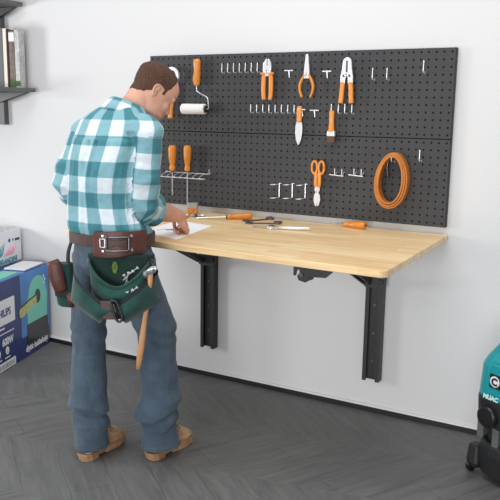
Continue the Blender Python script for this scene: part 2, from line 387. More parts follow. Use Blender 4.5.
def catch_bracket():
    t = tag(empty('support_arm_bracket', (-1.125, -.815, .86)), 'short black notched steel arm under the middle of the bench', 'bracket')
    # plate with a hooked notch, seen edge-on from the front, arm reaching back to the wall
    bm = NB(); prism(bm, [(-.088, .0295), (-.088, -.022), (-.080, -.024), (-.076, -.004), (-.066, .004), (-.060, -.008), (-.072, -.024), (-.066, -.040), (-.036, -.046), (-.024, -.036), (-.020, -.022), (.046, -.018), (.086, .018), (.088, .0295)], -.012, .0, 'y')
    obj('notched_plate', bm, M['black'], t, bevel=.0015)
    bm = NB(); prism(bm, [(.0, .0295), (.0, -.040), (.04, -.042), (.06, -.012), (.085, .018), (.085, .0295)], -.036, -.026, 'x'); obj('flat_arm', bm, M['black'], t, bevel=.0015)
    bm = NB(); box(bm, (-.036, .0, .0255), (.010, .085, .0295)); obj('mounting_flange', bm, M['black'], t, bevel=.002)
    bm = NB(); tube(bm, [(-.052, -.019, -.016), (-.052, -.011, -.016)], .008, 12); obj('bolt', bm, M['dark_steel'], t)
catch_bracket()

# ------------------------------------------------------------------ hardware and tools on the pegboard
def peg(x, z, L, label, group, out=.03):
    """short L hook: stem into the board, straight upright tip"""
    t = tag(empty('peg_hook', (x, BF, z)), label, 'hook', group)
    bm = NB(); tube(bm, catmull([(0, .004, 0), (0, -out*.6, 0), (0, -out, .004), (0, -out, L)], 4), .0025, 8); obj('hook_wire', bm, M['bright'], t, smooth=True)
    bm = NB(); box(bm, (-.003, -.002, -.007), (.003, 0, .007)); obj('hook_plate', bm, M['dark_steel'], t, bevel=.0008)
    return t
ordn = ['first', 'second', 'third', 'fourth', 'fifth', 'sixth', 'seventh', 'eighth']
for k in range(8):
    peg(lerp(-2.015, -1.777, k/7), 1.643, .045, ordn[k] + ' silver peg from the left in the top row, between roller and pliers', 'silver pegs in the top row left of the pliers')
for k in range(8):
    peg(lerp(-1.845, -1.604, k/7), 1.447, .04, ordn[k] + ' silver peg from the left in the row left of the putty knife', 'silver pegs in the row left of the putty knife')
for k in range(4):
    peg([-1.410, -1.374, -1.342, -1.307][k], 1.45, .043, ordn[k] + ' silver peg from the left in the short row above the paintbrush', 'silver pegs above the paintbrush')
for x, z, lb in ((-1.212, 1.604, 'left of the pair of empty silver hooks right of the crimping pliers'), (-1.144, 1.603, 'right of the pair of empty silver hooks right of the crimping pliers'),
                 (-.979, 1.632, 'empty silver hook near the upper right corner of the upper pegboard'), (-.974, 1.245, 'empty silver hook right of the coiled orange strap')):
    peg(x, z, .05, lb, 'single empty silver hooks', .035)

def thook(x, z, w, label):
    t = tag(empty('tool_holder', (x, BF, z)), label, 'hook', 'flat silver tool holders')
    bm = NB(); tube(bm, [(-w/2, -.03, .01), (w/2, -.03, .01)], .0028, 8); tube(bm, [(0, .004, .006), (0, -.030, .010)], .0022, 8); obj('crossbar', bm, M['bright'], t)
    bm = NB(); tube(bm, [(0, -.028, .008), (.002, -.026, -.022)], [.003, .0018], 8); obj('stem', bm, M['bright'], t)
thook(-1.638, 1.638, .046, 'flat silver T shaped holder between the two orange pliers')
thook(-1.439, 1.632, .046, 'flat silver T shaped holder between long nose pliers and crimping pliers')
thook(-1.562, 1.455, .034, 'silver T shaped holder just right of the putty knife handle')
thook(-1.497, 1.452, .046, 'silver T shaped holder left of the paintbrush')

def prong(x, z, label):
    t = tag(empty('double_prong_hook', (x, BF, z)), label, 'hook', 'double prong hooks under the putty knife')
    bm = NB(); tube(bm, [(0, -.012, -.034), (0, -.012, .038)], .0026, 8); tube(bm, [(0, .004, .036), (.0, -.013, .036)], .0026, 8); tube(bm, [(.0, -.01, .036), (.012, -.012, .036)], .002, 8)
    obj('upright_wire', bm, M['bright'], t)
    for s in (.034, -.033):
        bm = NB(); tube(bm, [(0, -.012, s), (-.008, -.030, s-.002), (-.014, -.040, s-.002), (-.034, -.046, s-.004)], [.0022, .0028, .0065, .003], 10, flat=.5); obj('prong', bm, M['bright'], t, smooth=True)
prong(-1.684, 1.066, 'leftmost of the three silver double prong hooks left of the scissors')
prong(-1.612, 1.069, 'middle one of the three silver double prong hooks left of the scissors')
prong(-1.541, 1.071, 'silver double prong hook nearest the scissors')

def wirehook(x, z, label):
    t = tag(empty('twin_wire_hook', (x, BF, z)), label, 'hook', 'twin wire hooks between scissors and strap')
    bm = NB(); tube(bm, [(-.036, -.03, -.014), (.036, -.03, -.018)], .0028, 8); obj('base_wire', bm, M['bright'], t)
    for dx in (-.008, .028):
        bm = NB(); tube(bm, catmull([(dx, .004, .0), (dx, -.024, -.012), (dx, -.032, -.016), (dx, -.034, .016)], 4), .002, 8); obj('prong', bm, M['bright'], t, smooth=True)
wirehook(-1.372, 1.176, 'silver twin wire hook just right of the scissors')
wirehook(-1.275, 1.18, 'silver twin wire hook beside the coiled orange strap')

def grip(bm, pts, rs, seg=14, flat=.7): tube(bm, catmull(pts, 5), [r for r in np.interp(np.linspace(0, len(rs)-1, (len(pts)-1)*5+1), range(len(rs)), rs)], seg, flat=flat)
def dome(bm, c, r, d, seg=14, axis=V((0, -1, 0))):
    tube(bm, [V(c), V(c)+axis*d*.7, V(c)+axis*d], [r, r, r*.6], seg)
# pliers 1: flat jawed
def pliers_combination():
    y = BF-.032; t = tag(empty('combination_pliers', (-1.753, y, 1.61)), 'short combination pliers with round steel head and two straight orange grips', 'pliers')
    bm = NB(); prism(bm, [(-.006, .012), (-.010, .02), (-.018, .03), (-.022, .055), (-.018, .078), (-.010, .092), (-.003, .096), (-.003, .06), (.003, .06), (.003, .096), (.010, .092), (.018, .078), (.022, .055), (.018, .03), (.010, .02), (.006, .012)], -.007, .007)
    obj('jaws', bm, M['bright'], t, bevel=.002)
    bm = NB(); dome(bm, (0, -.007, .035), .009, .004); obj('pivot_bolt', bm, M['steel'], t)
    for s in (-1, 1):
        bm = NB(); grip(bm, [(s*.012, 0, .032), (s*.019, 0, .012), (s*.021, 0, -.03), (s*.020, 0, -.075), (s*.016, 0, -.10)], [.009, .012, .0125, .0115, .011])
        tube(bm, [(s*.012, -.002, .022), (s*.036, -.002, .026)], [.009, .006], 8)
        obj('handle', bm, M['orange'], t, smooth=True)
pliers_combination()
def pliers_long():
    y = BF-.032; t = tag(empty('long_nose_pliers', (-1.541, y, 1.62)), 'long nose pliers with narrow steel jaws and curved open orange handles', 'pliers')
    bm = NB(); prism(bm, [(-.012, -.01), (-.014, .02), (-.011, .05), (-.006, .10), (-.001, .102), (.001, .102), (.006, .10), (.011, .05), (.014, .02), (.012, -.01)], -.006, .006); obj('jaws', bm, M['bright'], t, bevel=.002)
    bm = NB(); dome(bm, (0, -.006, .01), .008, .003); obj('pivot_bolt', bm, M['steel'], t)
    for s in (-1, 1):
        bm = NB(); grip(bm, [(s*.004, 0, .014), (s*.018, 0, -.004), (s*.033, 0, -.035), (s*.034, 0, -.065), (s*.022, 0, -.098)], [.007, .009, .010, .009, .0085]); obj('handle', bm, M['orange'], t, smooth=True)
    bm = NB(); tube(bm, [(-.02, .0, -.0), (-.03, .002, .03), (-.045, .004, .045)], .0012, 6); obj('spring_wire', bm, M['dark_steel'], t)
pliers_long()
def pliers_crimp():
    y = BF-.032; t = tag(empty('crimping_pliers', (-1.337, y, 1.6)), 'large crimping pliers with broad silver head and long straight orange handles', 'pliers')
    bm = NB(); prism(bm, arc(0, .082, .021, 0, 180, 10) + [(-.024, .05), (-.030, .02), (-.031, -.012), (-.009, -.016), (-.006, .01), (.0, .018), (.006, .01), (.009, -.016), (.031, -.012), (.030, .02), (.024, .05)], -.005, .005); obj('head_plate', bm, M['bright'], t, bevel=.0015)
    bm = NB(); prism(bm, rrect(-.004, .035, .004, .088, .003), -.0065, -.0045); prism(bm, arc(-.014, .02, .006, 0, 340, 8), -.0065, -.0045); prism(bm, arc(.014, .02, .006, 0, 340, 8), -.0065, -.0045)
    obj('crimp_slots', bm, M['dark_steel'], t)
    bm = NB(); dome(bm, (0, -.005, .024), .008, .004); obj('pivot_bolt', bm, M['steel'], t)
    for s in (-1, 1):
        bm = NB(); grip(bm, [(s*.019, 0, -.008), (s*.022, 0, -.04), (s*.024, 0, -.075), (s*.027, 0, -.104)], [.0115, .012, .012, .0125]); obj('handle', bm, M['orange'], t, smooth=True)
pliers_crimp()
# putty knife
def knife():
    t = tag(empty('putty_knife', (-1.576, BF-.03, 1.406)), 'pointed steel putty knife hanging blade down from an orange handle', 'trowel')
    bm = NB(); grip(bm, [(0, 0, .075), (.001, 0, .06), (.001, 0, .03), (0, 0, .0)], [.011, .0155, .0145, .0135]); obj('handle', bm, M['orange'], t, smooth=True)
    bm = NB(); prism(bm, [(-.014, 0), (-.018, -.02), (-.019, -.05), (-.014, -.085), (-.004, -.108), (.002, -.108), (.012, -.085), (.018, -.05), (.018, -.02), (.014, 0)], -.002, .002); obj('blade', bm, M['bright'], t, bevel=.0006)
    bm = NB(); dome(bm, (0.001, -.010, .062), .004, .002); obj('rivet', bm, M['steel'], t)
knife()
def brush():
    t = tag(empty('paintbrush', (-1.408, BF-.026, 1.367)), 'small flat paintbrush with orange handle and dark bristles hanging down', 'paintbrush')
    bm = NB(); grip(bm, [(0, 0, .095), (0, 0, .08), (0, 0, .045), (0, 0, .012), (0, 0, -.002)], [.012, .0135, .0125, .0145, .018]); obj('handle', bm, M['orange'], t, smooth=True)
    bm = NB(); box(bm, (-.019, -.009, -.024), (.019, .009, .0)); obj('ferrule', bm, M['bright'], t, bevel=.002)
    bm = NB(); loft(bm, [[V((x, y, z)) for x, y in ((-w, -d), (w, -d), (w, d), (-w, d))] for z, w, d in ((-.024, .018, .008), (-.04, .02, .009), (-.054, .017, .006))]); obj('bristles', bm, M['bristle'], t)
brush()
def scissors():
    t = tag(empty('scissors', (-1.468, BF-.032, 1.12)), 'heavy duty scissors with two orange finger loops and short silver blades', 'scissors')
    for s in (-1, 1):
        bm = NB(); pts = [(s*(.018+.014*math.cos(a)), 0, .072+.030*math.sin(a)) for a in np.linspace(0, 2*PI, 25)]
        tube(bm, pts, .0058, 10)
        grip(bm, [(s*.010, 0, .052), (s*.009, 0, .035), (s*.010, 0, .0), (s*.008, 0, -.022)], [.008, .0095, .0095, .0075]); obj('handle', bm, M['orange'], t, smooth=True)
    for s in (-1, 1):
        bm = NB(); prism(bm, [(s*.0, -.018), (s*.011, -.018), (s*.013, -.035), (s*.006, -.047), (s*.014, -.06), (s*.016, -.085), (s*.009, -.11), (s*.001, -.115), (s*-.002, -.06)], -.0005+s*.002-.002, .0005+s*.002); obj('blade', bm, M['bright'], t)
    bm = NB(); dome(bm, (0, -.005, -.040), .006, .003); obj('pivot_screw', bm, M['steel'], t)
scissors()
# round wrench behind the man's head
def ringtool():
    t = tag(empty('adjustable_wrench', (-2.322, BF-.032, 1.585)), 'silver open jaw wrench with orange grip hanging behind the head of the man', 'wrench')
    bm = NB(); a = arc(0, .045, .046, -60, 200, 22); b = arc(0, .045, .029, 200, -60, 22); prism(bm, a+b, -.008, .008); prism(bm, [(-.012, -.06), (-.014, .008), (.014, .004), (.012, -.06)], -.006, .006); obj('jaw', bm, M['bright'], t, bevel=.002)
    bm = NB(); grip(bm, [(0, 0, -.05), (-.004, 0, -.09), (-.01, 0, -.14), (-.012, 0, -.175)], [.014, .0155, .0145, .0155]); obj('handle', bm, M['orange'], t, smooth=True)
ringtool()
def roller():
    t = tag(empty('paint_roller', (-2.164, BF-.035, 1.58)), 'paint roller with white nap sleeve, bent wire frame and orange handle', 'paint roller')
    bm = NB(); grip(bm, [(.0, 0, .132), (.001, 0, .115), (.003, 0, .07), (-.001, 0, .03), (.002, 0, 0)], [.015, .0205, .0175, .021, .015], flat=.95); obj('handle', bm, M['orange'], t, smooth=True)
    bm = NB(); prism(bm, arc(.001, .105, .006, 0, 360, 12)[:-1], -.0175, -.0135); obj('hang_hole', bm, M['dark_steel'], t)
    bm = NB(); tube(bm, catmull([(0, 0, .004), (.0, 0, -.015), (.006, 0, -.032), (.04, 0, -.048), (.066, 0, -.062), (.071, 0, -.085), (.074, -.002, -.112), (.066, -.004, -.119), (.03, -.004, -.119)], 6), .0032, 10); obj('wire_frame', bm, M['steel'], t, smooth=True)
    bm = NB(); c = -.119; tube(bm, [(-.086, -.004, c), (-.084, -.004, c), (.052, -.004, c), (.056, -.004, c)], [.020, .0265, .0265, .022], 24); obj('nap_sleeve', bm, M['roller'], t, smooth=True, bevel=.001)
    bm = NB(); tube(bm, [(.055, -.004, c), (.063, -.004, c)], [.0195, .015], 20); obj('end_cap', bm, M['plastic'], t)
    bm = NB(); tube(bm, [(0, .036, .118), (0, -.022, .120)], .0022, 8); obj('hanging_pin', bm, M['steel'], t)
roller()
def holder():
    t = tag(empty('screwdriver_rack', (-2.235, BF, 1.112)), 'silver wire rack with looped slots holding two upright screwdrivers', 'tool rack')
    bm = NB()
    for z, y in ((.014, -.02), (-.010, -.066)): tube(bm, [(-.14, y, z), (.14, y, z)], .0022, 8)
    tube(bm, [(-.14, .004, .02), (-.14, -.02, .014)], .0022, 8); tube(bm, [(.14, .004, .02), (.14, -.02, .014), (.146, -.03, .04)], .0022, 8)
    obj('long_wires', bm, M['bright'], t)
    for k in range(7):
        x = -.13+.0405*k
        bm = NB(); tube(bm, catmull([(x, .0, .014), (x-.008, -.03, .008), (x-.004, -.068, -.004), (x+.012, -.07, -.008), (x+.016, -.04, -.01), (x+.01, -.02, -.014)], 5), .0018, 7); obj('wire_loop', bm, M['bright'], t, smooth=True)
holder()
def driver(loc, rot, hl, bl, label, r=.0145, mats=('orange', 'steel')):
    t = tag(empty('screwdriver', loc, rot), label, 'screwdriver')
    bm = NB(); grip(bm, [(0, 0, 0), (0, 0, hl*.1), (0, 0, hl*.22), (0, 0, hl*.5), (0, 0, hl*.85), (0, 0, hl*.97), (0, 0, hl)], [r*.75, r*.85, r*.66, r*1.0, r*1.08, r*.85, r*.4], flat=1); obj('handle', bm, M[mats[0]], t, smooth=True)
    bm = NB(); tube(bm, [(0, 0, .006), (0, 0, -bl+.012), (0, 0, -bl)], [.0036, .0036, (.005, .0012)], 10); obj('shaft', bm, M[mats[1]], t)
    bm = NB(); tube(bm, [(0, 0, .004), (0, 0, -.008)], [r*.6, r*.5], 12); obj('collar', bm, M['dark_steel'], t)
    bm = NB(); prism(bm, arc(0, 0, r*.35, 0, 360, 12)[:-1], hl*.995, hl*1.003, 'z'); obj('end_mark', bm, M['plastic'], t)
    return t
driver((-2.312, BF-.045, 1.136), (0, 0, 0), .135, .130, 'left upright screwdriver in the wire rack, with bulbous orange handle', .021)
driver((-2.215, BF-.045, 1.138), (0, 0, 0), .135, .18, 'right upright screwdriver in the wire rack, with long blade', .020)
def strap():
    t = tag(empty('coiled_strap', (-1.095, BF-.006, 1.152)), 'tan orange leather strap coiled into an upright oval loop on a peg', 'strap')
    def band(name, a, b, dy, w, th, m, cx=0., cz=0., tw=0.):
        bm = NB(); rings = []
        for k in range(49):
            q = 2*PI*k/48; c, s = math.cos(q), math.sin(q)
            # narrow-topped oval, tilted a little
            aa = a*(1+.08*s*-1); 
            def P(off, y):
                x = (aa+off)*c; z = (b+off)*s; return V((cx+x+.05*z, y, cz+z))
            rings.append([P(-th/2, -dy), P(-th/2, -dy-w), P(th/2, -dy-w), P(th/2, -dy)])
        R = [[bm.verts.new(p) for p in r] for r in rings[:-1]]
        for i in range(48):
            x, y = R[i], R[(i+1) % 48]
            for k in range(4): bm.faces.new((x[k], x[(k+1) % 4], y[(k+1) % 4], y[k]))
        return obj(name, bm, m, t, smooth=False, bevel=.0015)
    band('outer_coil', .074, .124, .006, .046, .0085, M['orange_leather'])
    band('middle_coil', .0655, .1155, .010, .048, .0085, M['orange_leather'], 0, .001)
    band('inner_coil', .057, .107, .014, .048, .0085, M['orange_leather'], 0, .004)
    bm = NB(); tube(bm, catmull([(-.02, -.01, .11), (-.026, -.02, .085), (-.03, -.02, .05), (-.024, -.015, .01)], 5), .0035, 8); obj('strap_buckle', bm, M['dark_steel'], t, smooth=True)
strap()
peg(-1.10, 1.238, .04, 'silver peg carrying the coiled orange strap', 'silver pegs under hanging tools', .045)
for x, z, w in ((-1.765, 1.632, 'silver peg behind the combination pliers'), (-1.548, 1.630, 'silver peg behind the long nose pliers'), (-1.343, 1.62, 'silver peg behind the crimping pliers'),
                (-1.584, 1.463, 'silver peg behind the putty knife handle'), (-1.414, 1.452, 'silver peg behind the paintbrush handle'), (-1.474, 1.186, 'silver peg through the scissors loops'), (-2.318, 1.62, 'silver peg under the wrench behind the head')):
    t = tag(empty('peg_hook', (x, BF, z)), w, 'hook', 'silver pegs under hanging tools')
    bm = NB(); tube(bm, [(0, .004, 0), (0, -.029, .001)], .0022, 8); obj('hook_wire', bm, M['bright'], t, smooth=True)

# ------------------------------------------------------------------ things lying on the bench
DZ = .917
def lay(x, y, z, ang): return (x, y, z), (0, PI/2, ang)
def flat_driver(name_label, a, b, hl, r, bl):
    """lies along a->b (shaft tip a, handle end b)"""
    a, b = V(a), V(b); d = (b-a).normalized()
    o = driver(tuple(b - d*hl), (0, 0, 0), hl, bl, name_label, r)
    o.rotation_mode = 'QUATERNION'; o.rotation_quaternion = V((0, 0, 1)).rotation_difference(d)
    return o
flat_driver('screwdriver lying on the bench beside the paper, blade towards the man', (-2.04, -.262, DZ+.006), (-1.808, -.095, DZ+.017), .125, .0175, .155)
flat_driver('screwdriver lying close to the pegboard near the right end of the bench', (-1.392, -.042, DZ+.008), (-1.207, -.082, DZ+.019), .12, .0175, .06)
def spanner(loc, ang, L, label, m='dark_steel', w=.008, jaw=.023):
    t = tag(empty('wrench', loc, (0, 0, ang)), label, 'wrench')
    bm = NB(); box(bm, (0, -w, 0), (L, w, .005)); obj('shank', bm, M[m], t, bevel=.0015)
    bm = NB(); prism(bm, arc(0, 0, jaw, 45, 315, 14) + [(jaw*.1, -jaw*.35), (-jaw*.35, -jaw*.3), (-jaw*.35, jaw*.3), (jaw*.1, jaw*.35)], .0, .012, 'z'); 
    bmesh.ops.rotate(bm, verts=bm.verts, cent=(0, 0, 0), matrix=Matrix.Rotation(PI*.9, 3, 'Z')); bmesh.ops.translate(bm, verts=bm.verts, vec=(-jaw*.5, 0, .0005)); obj('open_jaw', bm, M[m], t, bevel=.001)
    bm = NB(); A = arc(L, 0, jaw*.85, 0, 360, 18)[:-1]; B = arc(L, 0, jaw*.5, 0, 360, 18)[:-1]
    for z in (0, .0075):
        va = [bm.verts.new((x, y, z)) for x, y in A]; vb = [bm.verts.new((x, y, z)) for x, y in B]
        for k in range(18): bm.faces.new((va[k], va[(k+1) % 18], vb[(k+1) % 18], vb[k]))
        if z == 0: pa, pb = va, vb
        else:
            for k in range(18):
                bm.faces.new((va[k], va[(k+1) % 18], pa[(k+1) % 18], pa[k])); bm.faces.new((vb[k], vb[(k+1) % 18], pb[(k+1) % 18], pb[k]))
    obj('ring_end', bm, M[m], t, bevel=.0008)
    return t
spanner((-1.735, -.055, DZ), math.radians(245), .14, 'short dark wrench lying nearest the screwdriver handle, pointing at the pegboard')
spanner((-1.635, -.165, DZ), math.radians(212), .13, 'short grey wrench lying just behind the ratchet')
def ratchet():
    t = tag(empty('ratchet', (-1.575, -.325, DZ), (0, 0, math.radians(21))), 'long polished ratchet handle lying on the bench in front of the wrenches', 'ratchet')
    bm = NB(); tube(bm, [(.02, 0, .009), (.06, 0, .009), (.075, 0, .009), (.175, 0, .009), (.18, 0, .009)], [.006, .006, .0085, .0085, .006], 12); obj('handle', bm, M['bright'], t, smooth=True)
    bm = NB(); prism(bm, arc(0, 0, .021, 30, 330, 16) + [(.03, -.008), (.03, .008)], .001, .016, 'z'); obj('ratchet_head', bm, M['steel'], t, bevel=.002)
    bm = NB(); prism(bm, arc(0, 0, .012, 0, 360, 14)[:-1], .016, .02, 'z'); obj('selector', bm, M['dark_steel'], t)
    bm = NB(); tube(bm, [(-.09, .03, .005), (-.015, .004, .006)], .0045, 8); obj('extension_bar', bm, M['steel'], t)
ratchet()
def desk_pliers():
    t = tag(empty('pliers', (-2.09, -.185, DZ), (0, 0, math.radians(35))), 'small bare steel pliers lying between the paper and the pegboard', 'pliers')
    for s in (-1, 1):
        bm = NB(); tube(bm, catmull([(-.09, s*.022, .006), (-.05, s*.02, .007), (0, s*.003, .008), (.03, -s*.012, .008), (.05, -s*.01, .007)], 4), [.005]*17, 8); obj('arm', bm, M['steel'], t, smooth=True)
    bm = NB(); prism(bm, arc(0, 0, .011, 0, 360, 14)[:-1], .001, .015, 'z'); obj('pivot_bolt', bm, M['dark_steel'], t)
desk_pliers()
def tin():
    t = tag(empty('putty_tin', (-2.175, -.085, DZ), (0, 0, math.radians(28))), 'small square tin, grey above and orange below, standing by the pegboard', 'tin')
    bm = NB(); prism(bm, rrect(-.027, -.027, .027, .027, .005), 0, .03, 'z'); obj('tin_body', bm, M['orange'], t, bevel=.001)
    bm = NB(); prism(bm, rrect(-.0275, -.0275, .0275, .0275, .005), .03, .055, 'z'); obj('lid', bm, M['graybox'], t, bevel=.0015)
tin()
def paper():
    t = tag(empty('paper_sheet', (-1.93, -.6, DZ)), 'white sheet of paper with pencil marks under the writing hand', 'paper')
    P = [(-2.03, -.715), (-1.775, -.80), (-1.851, -.404), (-2.085, -.345)]
    bm = NB(); prism(bm, [(x+1.93, y+.6) for x, y in P], .0002, .0012, 'z'); obj('sheet', bm, M['white'], t)
    bm = NB()
    for k in range(5):
        x = -.045+.012*k; tube(bm, [(x, -.03+.004*k, .0014), (x+.03, .02-.006*k, .0014)], .0011, 5)
    tube(bm, catmull([(-.06, -.05, .0014), (-.03, -.02, .0014), (0, -.04, .0014), (.02, 0, .0014)], 4), .0011, 5); obj('pencil_marks', bm, M['graphite'], t)
paper()

# ------------------------------------------------------------------ shelf unit with books (upper left)
def shelf_unit():
    t = tag(empty('wall_shelf', (-3.56, 0, 1.35)), 'dark grey metal wall shelf rack with bracketed shelves at the far left', 'shelf')
    bm = NB(); box(bm, (-.12, -.036, .0), (-.045, -.001, 1.1)); obj('upright_post', bm, M['shelf'], t, bevel=.002)
    for z, lx, th in ((.197, .230, .022), (.690, .150, .024)):
        bm = NB(); box(bm, (-.55, -.34, z), (lx, -.037, z+th)); s = obj('shelf_board', bm, M['shelf'], t, bevel=.002)
        bm = NB(); prism(bm, [(-.2, z-.075), (-.045, z-.06), (lx-.04, z-.001), (-.2, z-.001)], -.06, -.037, 'y'); obj('gusset', bm, M['black_trim'], t, bevel=.0015)
shelf_unit()
SZ = 1.35+.197+.022
BOOKR = math.radians(25); BQ = V((-3.375, -.11, SZ))
def book(s, w, h, d, m, label, kind='books on the lower shelf', bands=()):
    # s = how far the right edge of the spine stands from the right end of the row
    c = BQ - V((math.cos(BOOKR), math.sin(BOOKR), 0))*(s+w/2)
    t = tag(empty('book', tuple(c), (0, 0, BOOKR)), label, 'book', kind)
    y0, y1 = 0, d; th = .0025; bm = NB()
    box(bm, (-w/2, y0, 0), (-w/2+th, y1, h)); box(bm, (w/2-th, y0, 0), (w/2, y1, h)); box(bm, (-w/2, y0, 0), (w/2, y0+th, h)); obj('cover', bm, m, t, bevel=.0006)
    bm = NB(); box(bm, (-w/2+th, y0+th, .003), (w/2-th, y1-.003, h-.004)); obj('pages', bm, M['bookcream'], t)
    for z0, z1, mm in bands:
        bm = NB(); box(bm, (-w/2+.0006, y0-.0008, z0), (w/2-.0006, y0+.0002, z1)); obj('spine_label', bm, mm, t)
book(.0995, .095, .34, .13, M['bookgrey'], 'thick plain grey book, leftmost on the lower shelf')
book(.0770, .0215, .338, .11, M['bookcream'], 'cream book beside the thick grey one')
book(.0640, .0120, .335, .10, M['bookdark'], 'thin black book between the cream and the brown book')
book(.0305, .0325, .325, .09, M['bookbrown'], 'brown book with white top label and green foot', bands=((.265, .315, M['white']), (.004, .045, M['green'])))
book(.0, .0295, .33, .08, M['bookpale'], 'pale mottled grey book, rightmost on the lower shelf', bands=((.01, .04, M['green']),))
t = tag(empty('book', (-3.6, -.22, 1.35+.690+.024)), 'white book lying on the upper shelf', 'book')
bm = NB(); box(bm, (-.1, -.09, 0), (.05, .12, .006)); box(bm, (-.1, -.09, .028), (.05, .12, .034)); box(bm, (-.1, .114, 0), (.05, .12, .034)); obj('cover', bm, M['carton_white'], t)
bm = NB(); box(bm, (-.096, -.086, .006), (.046, .114, .028)); obj('pages', bm, M['bookcream'], t)

# ------------------------------------------------------------------ cartons at the left
def frame_on(ux):
    """matrix that puts flat XY artwork on the +face: X->along face, Y->up"""
    return ux
BA = math.atan2(.372, -.118)     # face direction, near to far
def carton_blue():
    t = tag(empty('appliance_carton', (-3.092, -.66, 0), (0, 0, BA)), 'blue printed appliance carton standing on the floor by the wall', 'carton')
    W, D, H = .655, .50, .395
    # local x runs along the printed face, local y to the left of it (away from camera side), face at y=0 facing -y
    bm = NB(); box(bm, (0, 0.0, 0), (W, D, H)); o = obj('carton_body', bm, M['navy'], t, bevel=.003)
    seam = .315
    bm = NB(); box(bm, (seam, -.0012, .10), (W-.002, .0, H-.001)); obj('blue_print_panel', bm, M['blue'], t)
    bm = NB(); box(bm, (.0, .01, H), (W-.01, .16, H+.0005)); obj('top_flap', bm, M['blue'], t)
    bm = NB(); box(bm, (.40, .012, H+.002), (W-.03, .15, H+.012)); obj('carry_tray', bm, M['carton_white'], t, bevel=.006)
    bm = NB(); box(bm, (.02, .03, H+.0005), (.36, .13, H+.005)); obj('mint_flap_print', bm, M['mint'], t)
    def R(x, z): return Matrix(((1, 0, 0, x), (0, 0, -1, -.0014), (0, 1, 0, z), (0, 0, 0, 1)))
    # appliance picture: mint upper body, black lower body, dark spout with food
    bm = NB(); prism(bm, [(.39, .135), (.62, .135), (.635, .26)] + arc(.515, .285, .105, 0, 180, 14, .075) + [(.385, .26)], -.002, -.0013); obj('printed_appliance', bm, M['mint'], t)
    bm = NB(); prism(bm, rrect(.375, .022, .635, .15, .012), -.0024, -.0014); obj('printed_base', bm, M['print_black'], t)
    bm = NB(); prism(bm, arc(.515, .262, .034, 0, 360, 24)[:-1], -.0028, -.0016); obj('printed_lid', bm, M['print_black'], t)
    bm = NB(); prism(bm, [(.30, .20), (.29, .225), (.31, .25), (.40, .265), (.50, .275), (.50, .235), (.42, .215), (.33, .195)], -.0034, -.0022); obj('printed_food', bm, M['food'], t)
    bm = NB(); prism(bm, [(.31, .25), (.40, .265), (.50, .275), (.50, .268), (.40, .256), (.305, .238)], -.0038, -.003); obj('printed_shadow_rim', bm, M['print_black'], t)
    bm = NB(); prism(bm, rrect(.0, .205, .245, .315, .006), -.0022, -.0004); obj('white_name_panel', bm, M['carton_white'], t)
    text('printed_name', 'PHILIPS', .046, M['navy'], t, Matrix.Translation((0, -.0012, 0)) @ R(.052, .242), bold=.0012)
    text('printed_power', '600W', .046, M['carton_white'], t, R(.10, .112), bold=.001)
    text('printed_script', 'digitic bubbafudgt', .038, M['carton_white'], t, Matrix.Translation((0, -.0014, 0)) @ R(.352, .026), shear=.15, bold=.0008)
    bm = NB(); box(bm, (.02, -.0016, .165), (.23, -.0004, .169)); box(bm, (.06, -.0016, .186), (.13, -.0004, .193)); obj('printed_rule', bm, M['carton_white'], t)
    for x in (.06, .15):
        bm = NB(); prism(bm, arc(x, .085, .018, 0, 360, 18)[:-1], -.0018, -.0004); obj('printed_badge', bm, M['carton_white'], t)
        bm = NB(); prism(bm, arc(x-.003, .083, .010, 0, 360, 12)[:-1], -.0026, -.0016); obj('printed_badge_mark', bm, M['yellow'], t)
        bm = NB(); box(bm, (x-.028, -.0016, .052), (x+.028, -.0004, .057)); obj('printed_caption', bm, M['carton_white'], t)
    bm = NB(); box(bm, (.03, -.0016, .004), (.235, -.0004, .04)); obj('barcode_panel', bm, M['carton_white'], t)
    bm = NB()
    for k in range(22):
        x = .045+.008*k; box(bm, (x, -.0024, .01), (x+random.choice((.002, .004)), -.0016, .032))
    obj('barcode_bars', bm, M['graphite'], t)
    for k in range(3):
        bm = NB(); prism(bm, arc(.60+.012*(k % 2), .345-.016*k, .007, 0, 360, 10)[:-1], -.002, -.0012); obj('printed_icon', bm, M['carton_white'], t)
    for o in list(COL.objects):
        if o.parent == t: o.data.transform(Matrix.Diagonal((1, 1, 1.29, 1)))
carton_blue()
